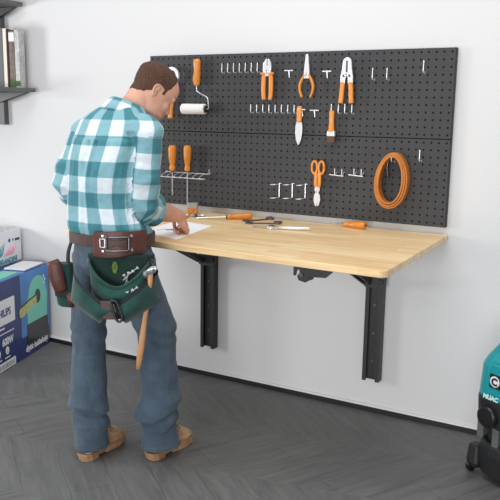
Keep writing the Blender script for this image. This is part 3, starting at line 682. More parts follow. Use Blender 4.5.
def carton_white():
    H0 = .512
    t = tag(empty('printed_carton', (-3.392, -.42, H0), (0, 0, BA)), 'white carton with teal and pink print stacked on the blue one', 'carton')
    W, D, H = .41, .30, .205
    # sits back from the printed face of the carton below
    bm = NB(); box(bm, (-.02, .0, 0), (W, D, H)); obj('carton_body', bm, M['carton_white'], t, bevel=.002)
    bm = NB(); box(bm, (-.02, .008, H), (W-.008, D-.01, H+.0015)); obj('top_flap', bm, M['bookpale'], t)
    R = lambda x, z: Matrix(((1, 0, 0, x), (0, 0, -1, -.0008), (0, 1, 0, z), (0, 0, 0, 1)))
    for k in range(4):
        bm = NB(); x = .15+.018*k; tube(bm, catmull([(x-.05, -.001, .055), (x-.02, -.001, .075), (x+.01, -.001, .12+.006*k)], 4), [.001, .003, .005, .006, .006, .005, .004, .002, .001], 6, flat=.2); obj('teal_stroke', bm, M['tealprint'], t)
    for k in range(5):
        bm = NB(); x = .24+.022*k; tube(bm, catmull([(x-.05, -.001, .05), (x-.01, -.001, .075), (x+.02, -.001, .10+.005*k)], 4), [.001, .003, .005, .006, .006, .005, .004, .002, .001], 6, flat=.2); obj('pink_stroke', bm, M['pink'], t)
    text('printed_name', 'BRANDINI', .045, M['tealprint'], t, R(.145, .006), bold=.0015)
    bm = NB(); prism(bm, arc(.27, .142, .012, 0, 360, 14)[:-1], -.0016, -.0004); obj('round_mark', bm, M['navy'], t)
    bm = NB(); box(bm, (.335, -.0016, .13), (.39, -.0004, .145)); obj('black_tag', bm, M['print_black'], t)
    bm = NB(); box(bm, (.305, -.0016, .134), (.318, -.0004, .148)); obj('small_mark', bm, M['graphite'], t)
carton_white()

# ------------------------------------------------------------------ jobsite vacuum at the right
def vacuum():
    t = tag(empty('jobsite_vacuum', (-.390, -.335, 0), (0, 0, math.radians(-28))), 'teal and black wheeled jobsite vacuum cut off by the right edge', 'vacuum cleaner')
    # local -y faces the camera
    def sq(z, a, b, e, n=40, cy=0): return ell((0, cy, z), a, b, 0, n=n, e=e)
    bm = NB(); loft(bm, [sq(.020, .125, .14, 3), sq(.030, .140, .160, 3.2), (sq(.12, .148, .168, 3.2)), sq(.15, .145, .165, 3.2), sq(.165, .135, .155, 3.2)]); obj('base_tub', bm, M['vacblack'], t, smooth=False, bevel=.004)
    bm = NB(); loft(bm, [sq(.16, .128, .138, 3), sq(.24, .128, .138, 3)]); obj('inner_drum', bm, M['vacblack'], t)
    for x in (-.135, -.03, .06):
        bm = NB(); box(bm, (x-.016, -.158 if x > -.1 else -.12, .15), (x+.016, -.135 if x > -.1 else -.02, .26)); obj('grey_latch', bm, M['vacgrey'], t, bevel=.005)
    bm = NB(); loft(bm, [sq(.235, .150, .158, 3.4), sq(.245, .162, .170, 3.4), sq(.335, .166, .172, 3.6), sq(.35, .164, .172, 3.6)]); obj('motor_collar', bm, M['vacblack'], t, bevel=.004)
    bm = NB(); tube(bm, [(-.055, -.168, .285), (-.055, -.188, .285), (-.055, -.195, .285)], [.046, .044, .038], 28); obj('round_inlet_cap', bm, M['plastic'], t, bevel=.003)
    bm = NB(); loft(bm, [sq(.345, .157, .164, 4), sq(.36, .160, .167, 4), sq(.475, .156, .158, 4), sq(.505, .144, .145, 4), sq(.585, .085, .115, 4, cy=.0), sq(.592, .070, .10, 4)]); obj('teal_housing', bm, M['teal'], t, smooth=False, bevel=.004)
    # raised centre panel with framed badge
    bm = NB(); prism(bm, [(-.085, .372), (.12, .372), (.12, .50), (-.055, .50), (-.085, .47)], -.172, -.150, 'y'); obj('front_panel', bm, M['teal'], t, bevel=.005)
    bm = NB(); prism(bm, rrect(-.062, .405, .085, .462, .004), -.175, -.1705, 'y'); obj('badge_plate', bm, M['print_black'], t, bevel=.0008)
    R = lambda x, z, y: Matrix(((1, 0, 0, x), (0, 0, -1, y), (0, 1, 0, z), (0, 0, 0, 1)))
    bm = NB(); A = arc(-.036, .4335, .022, 0, 360, 28)[:-1]; prism(bm, A, -.1765, -.1745, 'y'); obj('badge_disc', bm, M['carton_white'], t)
    text('badge_letter', 'C', .040, M['print_black'], t, R(-.0505, .4195, -.1775), bold=.002)
    text('front_lettering', 'MUAC', .025, M['tealtext'], t, R(-.088, .354, -.1735), shear=.1, bold=.0015)
    bm = NB(); tube(bm, catmull([(0, .06, .585), (0, .05, .625), (0, -.05, .625), (0, -.07, .585)], 5), .012, 12); obj('carry_handle', bm, M['vacblack'], t, smooth=True)
    for sx, sy in ((-1, -1), (1, -1), (-1, 1), (1, 1)):
        x, y = sx*.150, sy*.130
        bm = NB(); loft(bm, [ell((x*.93, y*.95, z), w, w, 0, n=16, e=3) for z, w in ((.03, .026), (.05, .034), (.12, .028), (.125, .02))]); a = obj('caster_mount', bm, M['vacblack'], t, smooth=False)
        bm = NB(); tube(bm, [(x*1.05-.010, y, .0265), (x*1.05-.006, y, .0265), (x*1.05+.008, y, .0265), (x*1.05+.012, y, .0265)], [.018, .0265, .0265, .018], 24); obj('caster_wheel', bm, M['plastic'], t, smooth=False)
vacuum()

# ------------------------------------------------------------------ the man
PO = V((-1.886, -1.031, 0)); PR = 0.51309        # person frame: x to the right of the camera, y away from it
def person_empty(name, off=(0, 0, 0)):
    o = empty(name, tuple(PO + Matrix.Rotation(PR, 3, 'Z') @ V(off)), (0, 0, PR)); return o
def shift(o, off):
    o.data.transform(Matrix.Translation(-V(off))); return o
man = tag(person_empty('person'), 'man in teal and white checked shirt and blue jeans bending over the workbench, writing', 'person')

# skeleton (person frame)
TH = .58                                         # torso turned towards the right of the view
shR, elR, wrR = V((.110, -.055, 1.372)), V((.080, -.040, 1.082)), V((.206, .235, 1.006))
shL, elL, wrL = V((-.150, .10, 1.358)), V((-.222, .055, 1.150)), V((-.115, .235, .985))
hipL, knL, anL = V((-.108, .03, .86)), V((-.145, .045, .49)), V((-.138, .02, .10))
hipR, knR, anR = V((.048, -.03, .86)), V((.140, .015, .50)), V((.142, .03, .10))
neck0, neck1 = V((.010, .03, 1.40)), V((.098, .078, 1.53))

# head frame
def basis(heading, pitch, roll=0.):
    h, p = math.radians(heading), math.radians(pitch)
    f = V((math.sin(h)*math.cos(p), math.cos(h)*math.cos(p), -math.sin(p)))
    u = V((math.sin(h)*math.sin(p), math.cos(h)*math.sin(p), math.cos(p)))
    if roll: u = Quaternion(f, math.radians(roll)) @ u
    return f, u.cross(f), u
HF, HL, HU = basis(61, 38)
HC = V((.140, .100, 1.553)) - HU*.045            # origin: between the ears
HS = .95
def hp(x, y, z): return HC + (HF*x + HL*y + HU*z)*HS
PROF = [(-.118, -.045, .082, .022), (-.110, -.015, .093, .036), (-.092, .012, .097, .048), (-.075, .028, .093, .055), (-.062, .040, .094, .059), (-.050, .050, .099, .062),
        (-.036, .062, .095, .066), (-.012, .078, .090, .069), (.012, .088, .088, .072), (.032, .094, .097, .074), (.055, .097, .100, .0765), (.078, .094, .092, .074), (.098, .080, .074, .063), (.112, .060, .054, .047), (.121, .035, .032, .028), (.124, .012, .012, .010)]
def head_ring(z, bk, fr, w, grow=0., n=36):
    xc, a = (fr-bk)/2, (fr+bk)/2+grow; r = []
    for k in range(n):
        t = 2*PI*k/n; ct, st = math.cos(t), math.sin(t)
        x = xc + a*math.copysign(abs(ct)**.9, ct); y = (w+grow)*math.copysign(abs(st)**.88, st)
        if ct > .3 and z < .04: y *= 1 - .12*(ct-.3)       # face narrows forward
        r.append(hp(x, y, z))
    return r
def sphere(bm, c, r, M3=None):
    m = Matrix.Translation(c) @ (M3.to_4x4() if M3 else Matrix.Identity(4)) @ Matrix.Diagonal((*((r,)*3 if isinstance(r, float) else r), 1))
    bmesh.ops.create_uvsphere(bm, u_segments=20, v_segments=12, radius=1, matrix=m)
HM = Matrix((HF, HL, HU)).transposed()

TORSO = [(-.030, .0, .84, .150, .110), (-.032, .0, .92, .150, .112), (-.040, .0, 1.00, .138, .100), (-.045, .0, 1.08, .135, .100), (-.042, .0, 1.16, .142, .105), (-.036, .005, 1.24, .152, .112),
         (-.028, .012, 1.31, .148, .100), (-.022, .018, 1.355, .130, .085), (-.012, .022, 1.385, .10, .070), (.0, .028, 1.42, .065, .055)]
body = NB()
loft(body, [ell((x, y, z), a, b, TH, e=2.3) for x, y, z, a, b in TORSO])
tube(body, [neck0-V((.03, .0, .03)), neck0, neck0.lerp(neck1, .5), neck1, neck1+V((.03, .01, .03))], [.066, .060, .055, .055, .05], 20)
loft(body, [head_ring(z, b, f, w) for z, b, f, w in PROF])
# nose, lids, lips, ears
loft(body, [[hp(.070, -.001, z+.002), hp(.07, .016*s, z), hp(.092+.2*d, .010*s+.004, z), hp(.094+d, .0035, z-.001), hp(.094+d, -.0035, z-.001), hp(.092+.2*d, -.010*s-.004, z), hp(.07, -.016*s, z)] for z, d, s in
            ((.030, .001, .4), (.018, .005, .5), (.005, .012, .7), (-.008, .020, .95), (-.017, .025, 1.25), (-.024, .022, 1.35), (-.030, .008, 1.1))])
for s in (-1, 1):
    sphere(body, hp(.103, s*.010, -.022), .009)
    sphere(body, hp(.0755, s*.031, .014), .0125)
    sphere(body, hp(.084, s*.034, .031), (.010, .020, .006), HM)     # brow
    sphere(body, hp(.058, s*.043, -.018), (.026, .016, .026), HM)    # cheek
    sphere(body, hp(.034, s*.044, -.062), (.046, .014, .024), HM)    # jaw line
    # ear: rim, bowl and lobe
    rim = [(-.004, .030), (.012, .028), (.018, .016), (.010, .0)]
    pts = [(.010, .016), (.004, .025), (-.008, .027), (-.016, .018), (-.016, .004), (-.010, -.012), (-.003, -.021), (.005, -.021), (.007, -.010)]
    tube(body, catmull([hp(x-.012, s*(.078+(.007 if x < 0 else .002)), z) for x, z in pts], 4), .0040, 10)
    sphere(body, hp(-.016, s*.077, .004), (.012, .005, .020), HM)
    sphere(body, hp(-.010, s*.077, -.018), (.007, .004, .008), HM)
for z, f, w in ((-.047, .100, .022), (-.057, .0985, .020)):
    tube(body, catmull([hp(f-.014, -w, z), hp(f-.002, -w*.5, z+.001), hp(f, 0, z), hp(f-.002, w*.5, z+.001), hp(f-.014, w, z)], 4), [.003]+[.0052]*15+[.003], 8)
# arms
def arm(sh, el, wr, k=1.):
    tube(body, [sh+V((0, 0, .01)), sh, sh.lerp(el, .35), sh.lerp(el, .7), el], [.032, .048, .048, .045, .041], 18)
    f = (wr-el)
    tube(body, [el-f*.06, el, el+f*.18, el+f*.45, el+f*.75, wr, wr+f*.08], [.030, .045, .048, .045, .038, (.033, .028), (.030, .025)], 18)
arm(shR, elR, wrR); arm(shL, elL, wrL)
sphere(body, shR, .052); sphere(body, shL+V((.01, 0, -.012)), .045)
# right hand: closed round a pencil, little-finger side resting on the paper
def hand_writing():
    f = V((.26, .66, -.64)).normalized()                 # wrist to knuckles
    rgt = f.cross(V((0, 0, 1))).normalized(); upv = rgt.cross(f); an_ = math.radians(50)
    back = rgt*math.sin(an_) + upv*math.cos(an_); side = rgt*math.cos(an_) - upv*math.sin(an_)
    # thumb on the left/up side, little finger towards the lower right
    W = wrR
    def q(a, b, c): return W + f*a + side*b + back*c
    loft(body, [[q(a, w*math.copysign(abs(math.cos(t))**.8, math.cos(t)), h*math.sin(t)+c) for t in [2*PI*k/20 for k in range(20)]] for a, w, h, c in
                ((-.01, .027, .022, 0), (.012, .030, .021, .001), (.035, .038, .020, .002), (.060, .042, .019, .003), (.078, .040, .016, .002), (.086, .034, .010, .0))])
    for i, (b, L) in enumerate(((-.031, .92), (-.010, 1.0), (.011, .94), (.031, .78))):     # index ... little
        k = [.0, .3, .55, .75][i]*.02
        p0 = q(.070, b*.9, .0); p1 = q(.088, b, .001); p2 = q(.088+.036*L-.4*k, b*.92, -.018-.5*k); p3 = q(.088+.022*L-k, b*.86-.002, -.038*L-.3*k); p4 = q(.066-.5*k+.010*L, b*.82-.003, -.043*L)
        tube(body, catmull([p0, p1, p2, p3, p4], 4), list(np.interp(np.linspace(0, 4, 17), range(5), [.0095, .0098, .0085, .0078, .0062])), 12)
        sphere(body, p4, .0064)
        sphere(body, q(.082, b, .006), .0095)            # knuckle
    tp = [q(.012, -.022, -.006), q(.034, -.042, -.016), q(.060, -.043, -.028), q(.086, -.034, -.036)]
    tube(body, catmull(tp, 5), list(np.interp(np.linspace(0, 3, 16), range(4), [.015, .0125, .0105, .008])), 12); sphere(body, tp[-1], .0083)
    return q
HQ = hand_writing()
# left hand: flat, relaxed on the bench in front of him
def hand_resting():
    f = V((.55, .80, -.22)).normalized(); side = f.cross(V((0, 0, 1))).normalized(); back = side.cross(f).normalized()
    def q(a, b, c): return wrL + f*a + side*b + back*c
    loft(body, [[q(a, w*math.copysign(abs(math.cos(t))**.8, math.cos(t)), h*math.sin(t)) for t in [2*PI*k/20 for k in range(20)]] for a, w, h in
                ((-.01, .027, .022), (.012, .030, .021), (.040, .039, .018), (.066, .041, .016), (.082, .038, .012))])
    for b, L in ((-.031, .80), (-.010, .95), (.012, 1.0), (.033, .92)):
        pts = [q(.072, b*.9, -.001), q(.088, b, .001), q(.088+.034*L, b*1.15, -.002), q(.088+.058*L, b*1.22, -.012), q(.088+.074*L, b*1.24, -.022)]
        tube(body, catmull(pts, 4), list(np.interp(np.linspace(0, 4, 17), range(5), [.0095, .0095, .0083, .0076, .006])), 12); sphere(body, pts[-1], .006)
    pts = [q(.012, .022, -.004), q(.036, .047, -.010), q(.062, .066, -.014), (q(.084, .074, -.020))]
    tube(body, catmull(pts, 4), list(np.interp(np.linspace(0, 3, 13), range(4), [.014, .012, .010, .0075])), 12); sphere(body, pts[-1], .0077)
hand_resting()
# legs and feet
BOOT = {'L': (V((-.110, .066, 0)), math.radians(28)), 'R': (V((.180, .080, 0)), math.radians(36))}
for hp_, kn, an, key in ((hipL, knL, anL, 'L'), (hipR, knR, anR, 'R')):
    tube(body, [hp_+V((0, 0, .03)), hp_, hp_.lerp(kn, .4), hp_.lerp(kn, .8), kn, kn.lerp(an, .25), kn.lerp(an, .6), an], [.07, .080, .070, .056, .052, .054, .044, .036], 18)
    c, h = BOOT[key]; d = V((math.sin(h), math.cos(h), 0))
    tube(body, [an+V((0, 0, .02)), an-V((0, 0, .03)), an+d*.05-V((0, 0, .045)), c+d*.06+V((0, 0, .045)), c+d*.095+V((0, 0, .042))], [.036, .036, .034, .028, .018], 14)
bme = remesh('body', body, .0036, 5, .5)
# lips take their own colour
link = link_mesh('body', bme, [M['skin'], M['lips']], man)
Hinv = HM.transposed()
for p in bme.polygons:
    c = Hinv @ (V(p.center) - HC)/HS
    if -.0625 < c.z < -.042 and c.x > .088 and abs(c.y) < .021: p.material_index = 1

# hair: a shell grown off the scalp with a receding hairline
def hair():
    bm = NB(); bm.from_mesh(bme)
    kill = []
    for f in bm.faces:
        c = Hinv @ (f.calc_center_median() - HC)/HS
        nz = .006*noise.noise(V(c)*60)
        side = abs(c.y)
        keep = False
        if c.z > .0985 - .35*max(0, c.x) + nz and c.x < .058 - .2*side + nz: keep = True
        lim = .080 if c.x < .05 else 9
        hl = (-.040 + max(0, c.x+.065)*.9) if c.x < -.02 else (.0 + .25*(c.x+.02))       # nape rises towards the ear
        if c.x < -.016 and c.z > hl + nz: keep = True
        if -.018 <= c.x < .030 and c.z > .034 - .1*c.x + nz and side > .03: keep = True
        if .016 < c.x < .030 and c.z > .012 + nz and side > .05: keep = True            # sideburn
        if .0 <= c.x < .040 - .1*(.07-c.z) + nz and c.z > .042 + .35*(c.x-.03) + nz: keep = True
        if abs(side-.082) < .016 and -.033 < c.x < .002 and -.030 < c.z < .031 and side > .0745: keep = False       # the ear itself
        if (f.calc_center_median()-HC).length > .16 or c.z < -.07: keep = False
        if not keep: kill.append(f)
    bmesh.ops.delete(bm, geom=kill, context='FACES')
    bm.normal_update()
    for v in bm.verts:
        c = Hinv @ (v.co - HC)/HS
        edge = any(e.is_boundary for e in v.link_edges)
        v.co += v.normal*((.0008 if edge else .0028 + (.002 if c.z > .06 else 0)) + .0012*noise.noise(v.co*180))
    me = bpy.data.meshes.new('hair'); bm.to_mesh(me); bm.free()
    for p in me.polygons: p.use_smooth = True
    o = link_mesh('hair', me, [M['hair']], man); o.modifiers.new('sm', 'SMOOTH').iterations = 1
hair()
for s in (-1, 1):
    bm = NB(); sphere(bm, hp(.0735, s*.030, .0085), .0105); e = obj('eye', bm, M['eye'], man, smooth=True)
    bm = NB(); sphere(bm, hp(.0810, s*.030, .0045), (.0040, .0045, .0045), HM); obj('iris', bm, M['iris'], e, smooth=True)
    bm = NB(); tube(bm, catmull([hp(.083, s*.052, .030), hp(.093, s*.040, .036), hp(.097, s*.020, .033)], 4), [.001]+[.0028]*7+[.0012], 8); obj('eyebrow', bm, M['hair'], man, smooth=True)

# ---------------- shirt
def seg_dist(P, a, b):
    a = np.array(a); d = np.array(b)-a; t = np.clip(((P-a) @ d)/(d @ d), 0, 1)
    return np.linalg.norm(P-(a+t[..., None]*d), axis=-1), t
SH = [(-.036, .0, .935, .148, .112), (-.037, .0, .965, .166, .126), (-.042, .0, 1.00, .169, .132), (-.050, .0, 1.06, .160, .126), (-.054, .0, 1.12, .155, .122), (-.050, .002, 1.19, .160, .125), (-.041, .006, 1.26, .168, .126),
      (-.026, .012, 1.33, .174, .122), (-.020, .018, 1.375, .164, .108), (-.016, .022, 1.406, .157, .100), (-.008, .026, 1.434, .128, .088), (.002, .030, 1.460, .088, .070), (.010, .032, 1.474, .06, .055)]
TC = np.array([[x, y, z, a, b] for x, y, z, a, b in SH])
bm = NB(); loft(bm, [ell((x, y, z), a, b, TH, e=2.35) for x, y, z, a, b in SH])
fR, fL = (wrR-elR), (wrL-elL)
cuR, cuL = elR+fR*.27, elL+fL*.30
tube(bm, [shR+V((-.03, .01, .03)), shR, shR.lerp(elR, .3)+V((-.003, -.006, 0)), shR.lerp(elR, .65)+V((-.003, -.008, 0)), elR+V((0, -.006, 0)), elR+fR*.10, cuR], [.045, .067, .075, .077, .073, .068, .062], 22)
tube(bm, [shL+V((.03, 0, .01)), shL, shL.lerp(elL, .3), shL.lerp(elL, .65), elL+V((-.004, -.002, 0)), elL+fL*.12, cuL], [.045, .056, .062, .066, .066, .062, .056], 22)
sphere(bm, shR+V((0, 0, -.002)), .070); sphere(bm, shL+V((0, 0, -.003)), .061)
sme = remesh('shirt', bm, .0052, 7, .6)
P = coords(sme); Nn = normals(sme)
def torso_uv(P):
    z = P[:, 2]; cx = np.interp(z, TC[:, 2], TC[:, 0]); cy = np.interp(z, TC[:, 2], TC[:, 1]); a = np.interp(z, TC[:, 2], TC[:, 3]); b = np.interp(z, TC[:, 2], TC[:, 4])
    dx, dy = P[:, 0]-cx, P[:, 1]-cy
    lx = dx*math.cos(TH)-dy*math.sin(TH); ly = dx*math.sin(TH)+dy*math.cos(TH)
    rr = np.sqrt((lx/a)**2+(ly/b)**2)
    th = np.arctan2(-lx/a, -ly/b)*-1      # 0 at the middle of the back, wraps at the chest
    return th, z, (rr-1)*np.minimum(a, b)
def tube_uv(P, pts):
    best = np.full(len(P), 9.); L0 = 0; vv = np.zeros(len(P)); th = np.zeros(len(P))
    for a, b in zip(pts[:-1], pts[1:]):
        d, t = seg_dist(P, a, b); ax = (b-a).normalized(); ref = V((0, -1, 0)); X = (ref-ax*ref.dot(ax)).normalized(); Y = ax.cross(X)
        rel = P-np.array(a); m = d < best
        th = np.where(m, np.arctan2(rel @ np.array(Y), rel @ np.array(X)), th); vv = np.where(m, L0+t*(b-a).length, vv); best = np.where(m, d, best); L0 += (b-a).length
    return th, vv, best
thT, vT, dT = torso_uv(P); thR, vR, dR = tube_uv(P, [shR, elR, cuR+fR*.1]); thL, vL, dL = tube_uv(P, [shL, elL, cuL+fL*.1])
# cloth folds
disp = np.zeros(len(P))
for i in range(len(P)):
    x, y, z = P[i]
    if dR[i] < .092 and dR[i]-.072 < abs(dT[i]):
        t = vR[i]; n = noise.noise(V((x*9, y*9, z*16)))
        disp[i] = .008*n + .0055*math.sin(thR[i]*1.0 + t*42 + 4*n)*(1 if t > .16 else .35)
    elif dL[i] < .082 and dL[i]-.062 < abs(dT[i]):
        t = vL[i]; n = noise.noise(V((x*9+4, y*9, z*16)))
        disp[i] = .008*n + .006*math.sin(thL[i]*1.0 + t*46 + 4*n)*(1 if t > .12 else .3)
    else:
        n = noise.noise(V((thT[i]*2.2, z*5.5, 3))); n2 = noise.noise(V((thT[i]*5.5+n, z*6, 9)))
        low = max(0, min(1, (1.36-z)/.12))
        disp[i] = low*(.014*n + .010*n2 + .006*abs(noise.noise(V((thT[i]*4-z*3, z*3.2, 20))))) + .0035*math.exp(-((z-.985)/.03)**2)*math.sin(thT[i]*13+3*n)
        # folds fanning from the armpit and box pleat under the yoke
        disp[i] += .006*math.sin(9*(thT[i]-.9) + 22*(z-1.15) + 2*n)*max(0, min(1, (abs(thT[i])-.45)/.3))*max(0, 1-abs(z-1.17)/.17)
        if abs(thT[i]) < .5 and z < 1.335: disp[i] += -.011*math.exp(-((abs(thT[i]-.05)-.12)/.05)**2)*max(0, min(1, (z-1.0)/.3)) 
        # yoke seam
        disp[i] += -.004*math.exp(-((z-1.338-.01*math.cos(thT[i]))/.0055)**2)*(1 if abs(thT[i]) < 1.4 else 0)
crs = np.exp(-(((dR-.072)-np.abs(dT))/.009)**2)*(dR < .105)*(dR > .06)*(P[:, 2] < 1.37); disp -= .013*crs
setco(sme, P + Nn*disp[:, None])
# remember where each face belongs and lay out the check in uv space
uvl = sme.uv_layers.new(name='UVMap'); PER = .118
reg = np.where((dR-.072 < np.abs(dT)) & (dR < .094) & (vR > .012), 1, np.where((dL-.062 < np.abs(dT)) & (dL < .085) & (vL > .012), 2, 0))
li = np.empty(len(sme.loops), dtype=np.int32); sme.loops.foreach_get('vertex_index', li)
uvs = np.zeros((len(li), 2))
for p in sme.polygons:
    vi = [int(li[k]) for k in p.loop_indices]; r = int(np.bincount([reg[v] for v in vi]).argmax())
    th, vv, n = ((thT, vT, 9), (thR, vR, 4), (thL, vL, 4))[r]
    t0 = th[vi[0]]
    for k, v in zip(p.loop_indices, vi):
        t = th[v]
        if t-t0 > PI: t -= 2*PI
        if t0-t > PI: t += 2*PI
        w = vv[v]/PER
        if r == 0 and P[v][2] > 1.338: w += .18        # yoke is cut separately
        uvs[k] = (t/(2*PI)*n+.12, w+.1)
uvl.data.foreach_set('uv', uvs.ravel())
shirt = link_mesh('shirt', sme, [M['plaid']], man)
def band(name, center, axis, r0, r1, w, th, parent, nper, m, ry=1., seg=40, ref=V((0, -1, 0)), wob=.0):
    """a turned-back cloth band: outer wall, rolled lip, inner wall; radius r0 at the start, r1 at the end"""
    ax = axis.normalized(); X = (ref-ax*ref.dot(ax)).normalized(); Y = ax.cross(X); bm = NB(); uv = bm.loops.layers.uv.new('UVMap')
    rows = [(0, r0-th), (0.0, r0), (w*.5, (r0+r1)/2+.002), (w*.92, r1), (w, r1-th*.4), (w*.94, r1-th), (0, r0-th)]
    R = []
    for h, r in rows:
        R.append([bm.verts.new(center + ax*(h+wob*math.sin(2*PI*k/seg*2)) + X*r*math.cos(2*PI*k/seg)*(1+.03*math.sin(6*PI*k/seg)) + Y*r*ry*math.sin(2*PI*k/seg)) for k in range(seg)])
    for j in range(len(R)-1):
        for k in range(seg):
            l = (k+1) % seg; f = bm.faces.new((R[j][k], R[j][l], R[j+1][l], R[j+1][k]))
            for lp, (kk, jj) in zip(f.loops, ((k, j), (k+1, j), (k+1, j+1), (k, j+1))): lp[uv].uv = (kk/seg*nper+.2, rows[jj][0]/PER+.3)
    return obj(name, bm, m, parent, smooth=True)
band('rolled_cuff', cuR-fR.normalized()*.030, fR, .064, .071, .048, .006, shirt, 4, M['plaid'], wob=.003)
band('rolled_cuff', cuL-fL.normalized()*.030, fL, .059, .063, .044, .006, shirt, 4, M['plaid'], wob=.003)
nd = (neck1-neck0).normalized()
cax = (nd + V((0, 0, .75))).normalized()
band('collar', neck0 + V((.004, .002, .024)), cax, .082, .067, .052, .006, shirt, 5, M['plaid'], wob=.002)
# collar leaf folded down outside the stand
bm = NB(); uv = bm.loops.layers.uv.new('UVMap')
ax = cax; X = (V((0, -1, 0))-ax*V((0, -1, 0)).dot(ax)).normalized(); Y = ax.cross(X); c0 = neck0+V((.004, .002, .026)); seg = 44; R = []
rows = [(.052, .0665), (.055, .0695), (.050, .0740), (.022, .0890), (.004, .0970), (.003, .0930), (.040, .0710)]
for h, r in rows:
    R.append([bm.verts.new(c0 + ax*(h-(.010 if r > .08 else 0)*abs(math.sin(a/2))) + (X*math.cos(a)+Y*math.sin(a))*r) for a in [-2.75+5.5*k/seg for k in range(seg+1)]])
for j in range(len(R)-1):
    for k in range(seg):
        f = bm.faces.new((R[j][k], R[j][k+1], R[j+1][k+1], R[j+1][k]))
        for lp, (kk, jj) in zip(f.loops, ((k, j), (k+1, j), (k+1, j+1), (k, j+1))): lp[uv].uv = (kk/seg*5+.45, rows[jj][0]/PER-.1)
obj('collar_leaf', bm, M['plaid'], shirt, smooth=True)

# ---------------- jeans
bm = NB()
loft(bm, [ell(c, a, b, TH*.9, e=2.3) for c, a, b in (((-.034, 0, .985), .148, .112), ((-.034, 0, .955), .158, .120), ((-.031, 0, .90), .164, .128), ((-.030, 0, .84), .160, .128), ((-.027, 0, .80), .14, .11))])
tube(bm, [hipL+V((.01, 0, .03)), hipL, V((-.118, .03, .76)), V((-.138, .032, .68)), V((-.147, .04, .56)), V((-.150, .042, .46)), V((-.148, .036, .34)), V((-.145, .028, .25)), V((-.146, .022, .20)), V((-.142, .020, .14)), V((-.139, .018, .085)), V((-.138, .018, .045))],
     [.085, .092, .086, .079, .074, .072, .072, .075, .079, .071, .068, .067], 26)
tube(bm, [hipR+V((-.01, 0, .03)), hipR, V((.068, -.022, .77)), V((.098, -.008, .68)), V((.134, .008, .57)), V((.143, .014, .49)), V((.146, .02, .38)), V((.148, .025, .28)), V((.140, .028, .215)), V((.142, .03, .15)), V((.146, .032, .085)), V((.147, .032, .045))],
     [.085, .096, .094, .089, .080, .077, .076, .077, .085, .077, .079, .082], 26)
jme = remesh('jeans', bm, .0055, 6, .6)
P = coords(jme); Nn = normals(jme); dsp = np.zeros(len(P))
for i in range(len(P)):
    x, y, z = P[i]; left = x < 0
    cx = (-.145 if left else .142); th = math.atan2(y-.02, x-cx); n = noise.noise(V((x*8, y*8, z*7))); n2 = noise.noise(V((x*16, y*16, z*14+5)))
    w = .22 if left else .212
    zz = z + (.018 if left else -.022)*math.cos(th-.6) + .008*n2
    g = math.exp(-((zz-w)/.050)**2)
    s_ = (zz-w)/.045; lip = math.exp(-abs(s_)**1.4) if s_ > 0 else math.exp(-(s_/.22)**2)
    s2_ = (zz+.012*n2-w+.062)/.03; lip2 = math.exp(-abs(s2_)**1.4) if s2_ > 0 else math.exp(-(s2_/.3)**2)
    side_ = .6+.4*math.cos(th+(2.4 if left else 2.8)) + .5*n
    dsp[i] = .021*lip*side_ + .011*lip2*(1.1-side_) - .011*math.exp(-((zz-w+.020)/.011)**2) + .010*n + .006*n2
    k = math.exp(-((z-.55)/.09)**2); dsp[i] += k*.003*math.sin((z+.25*(x-cx)+.05*n)*2*PI/.075)
    if not left: # small kick of cloth on the calf
        dsp[i] += .012*math.exp(-((z-.265)/.022)**2)*max(0, math.cos(th+.1))**3
    if z < .06: dsp[i] += .0025
    hx, hy = (-.175, -.05) if left else (.10, -.04)
    if z < .16: dsp[i] += .006*max(0, 1-math.hypot(x-hx, y-hy)/.09)
jn = link_mesh('jeans', jme, [M['jeans']], man); setco(jme, P + Nn*dsp[:, None])
for cxx, cy, r in ((-.138, .018, .0695), (.147, .032, .0845)):
    bm = NB(); tube(bm, [(cxx+r*math.cos(a), cy+r*math.sin(a), .052+.002*math.sin(3*a)) for a in np.linspace(0, 2*PI, 33)], .0028, 8, flat=1.); obj('hem', bm, M['jeans'], jn, smooth=True)

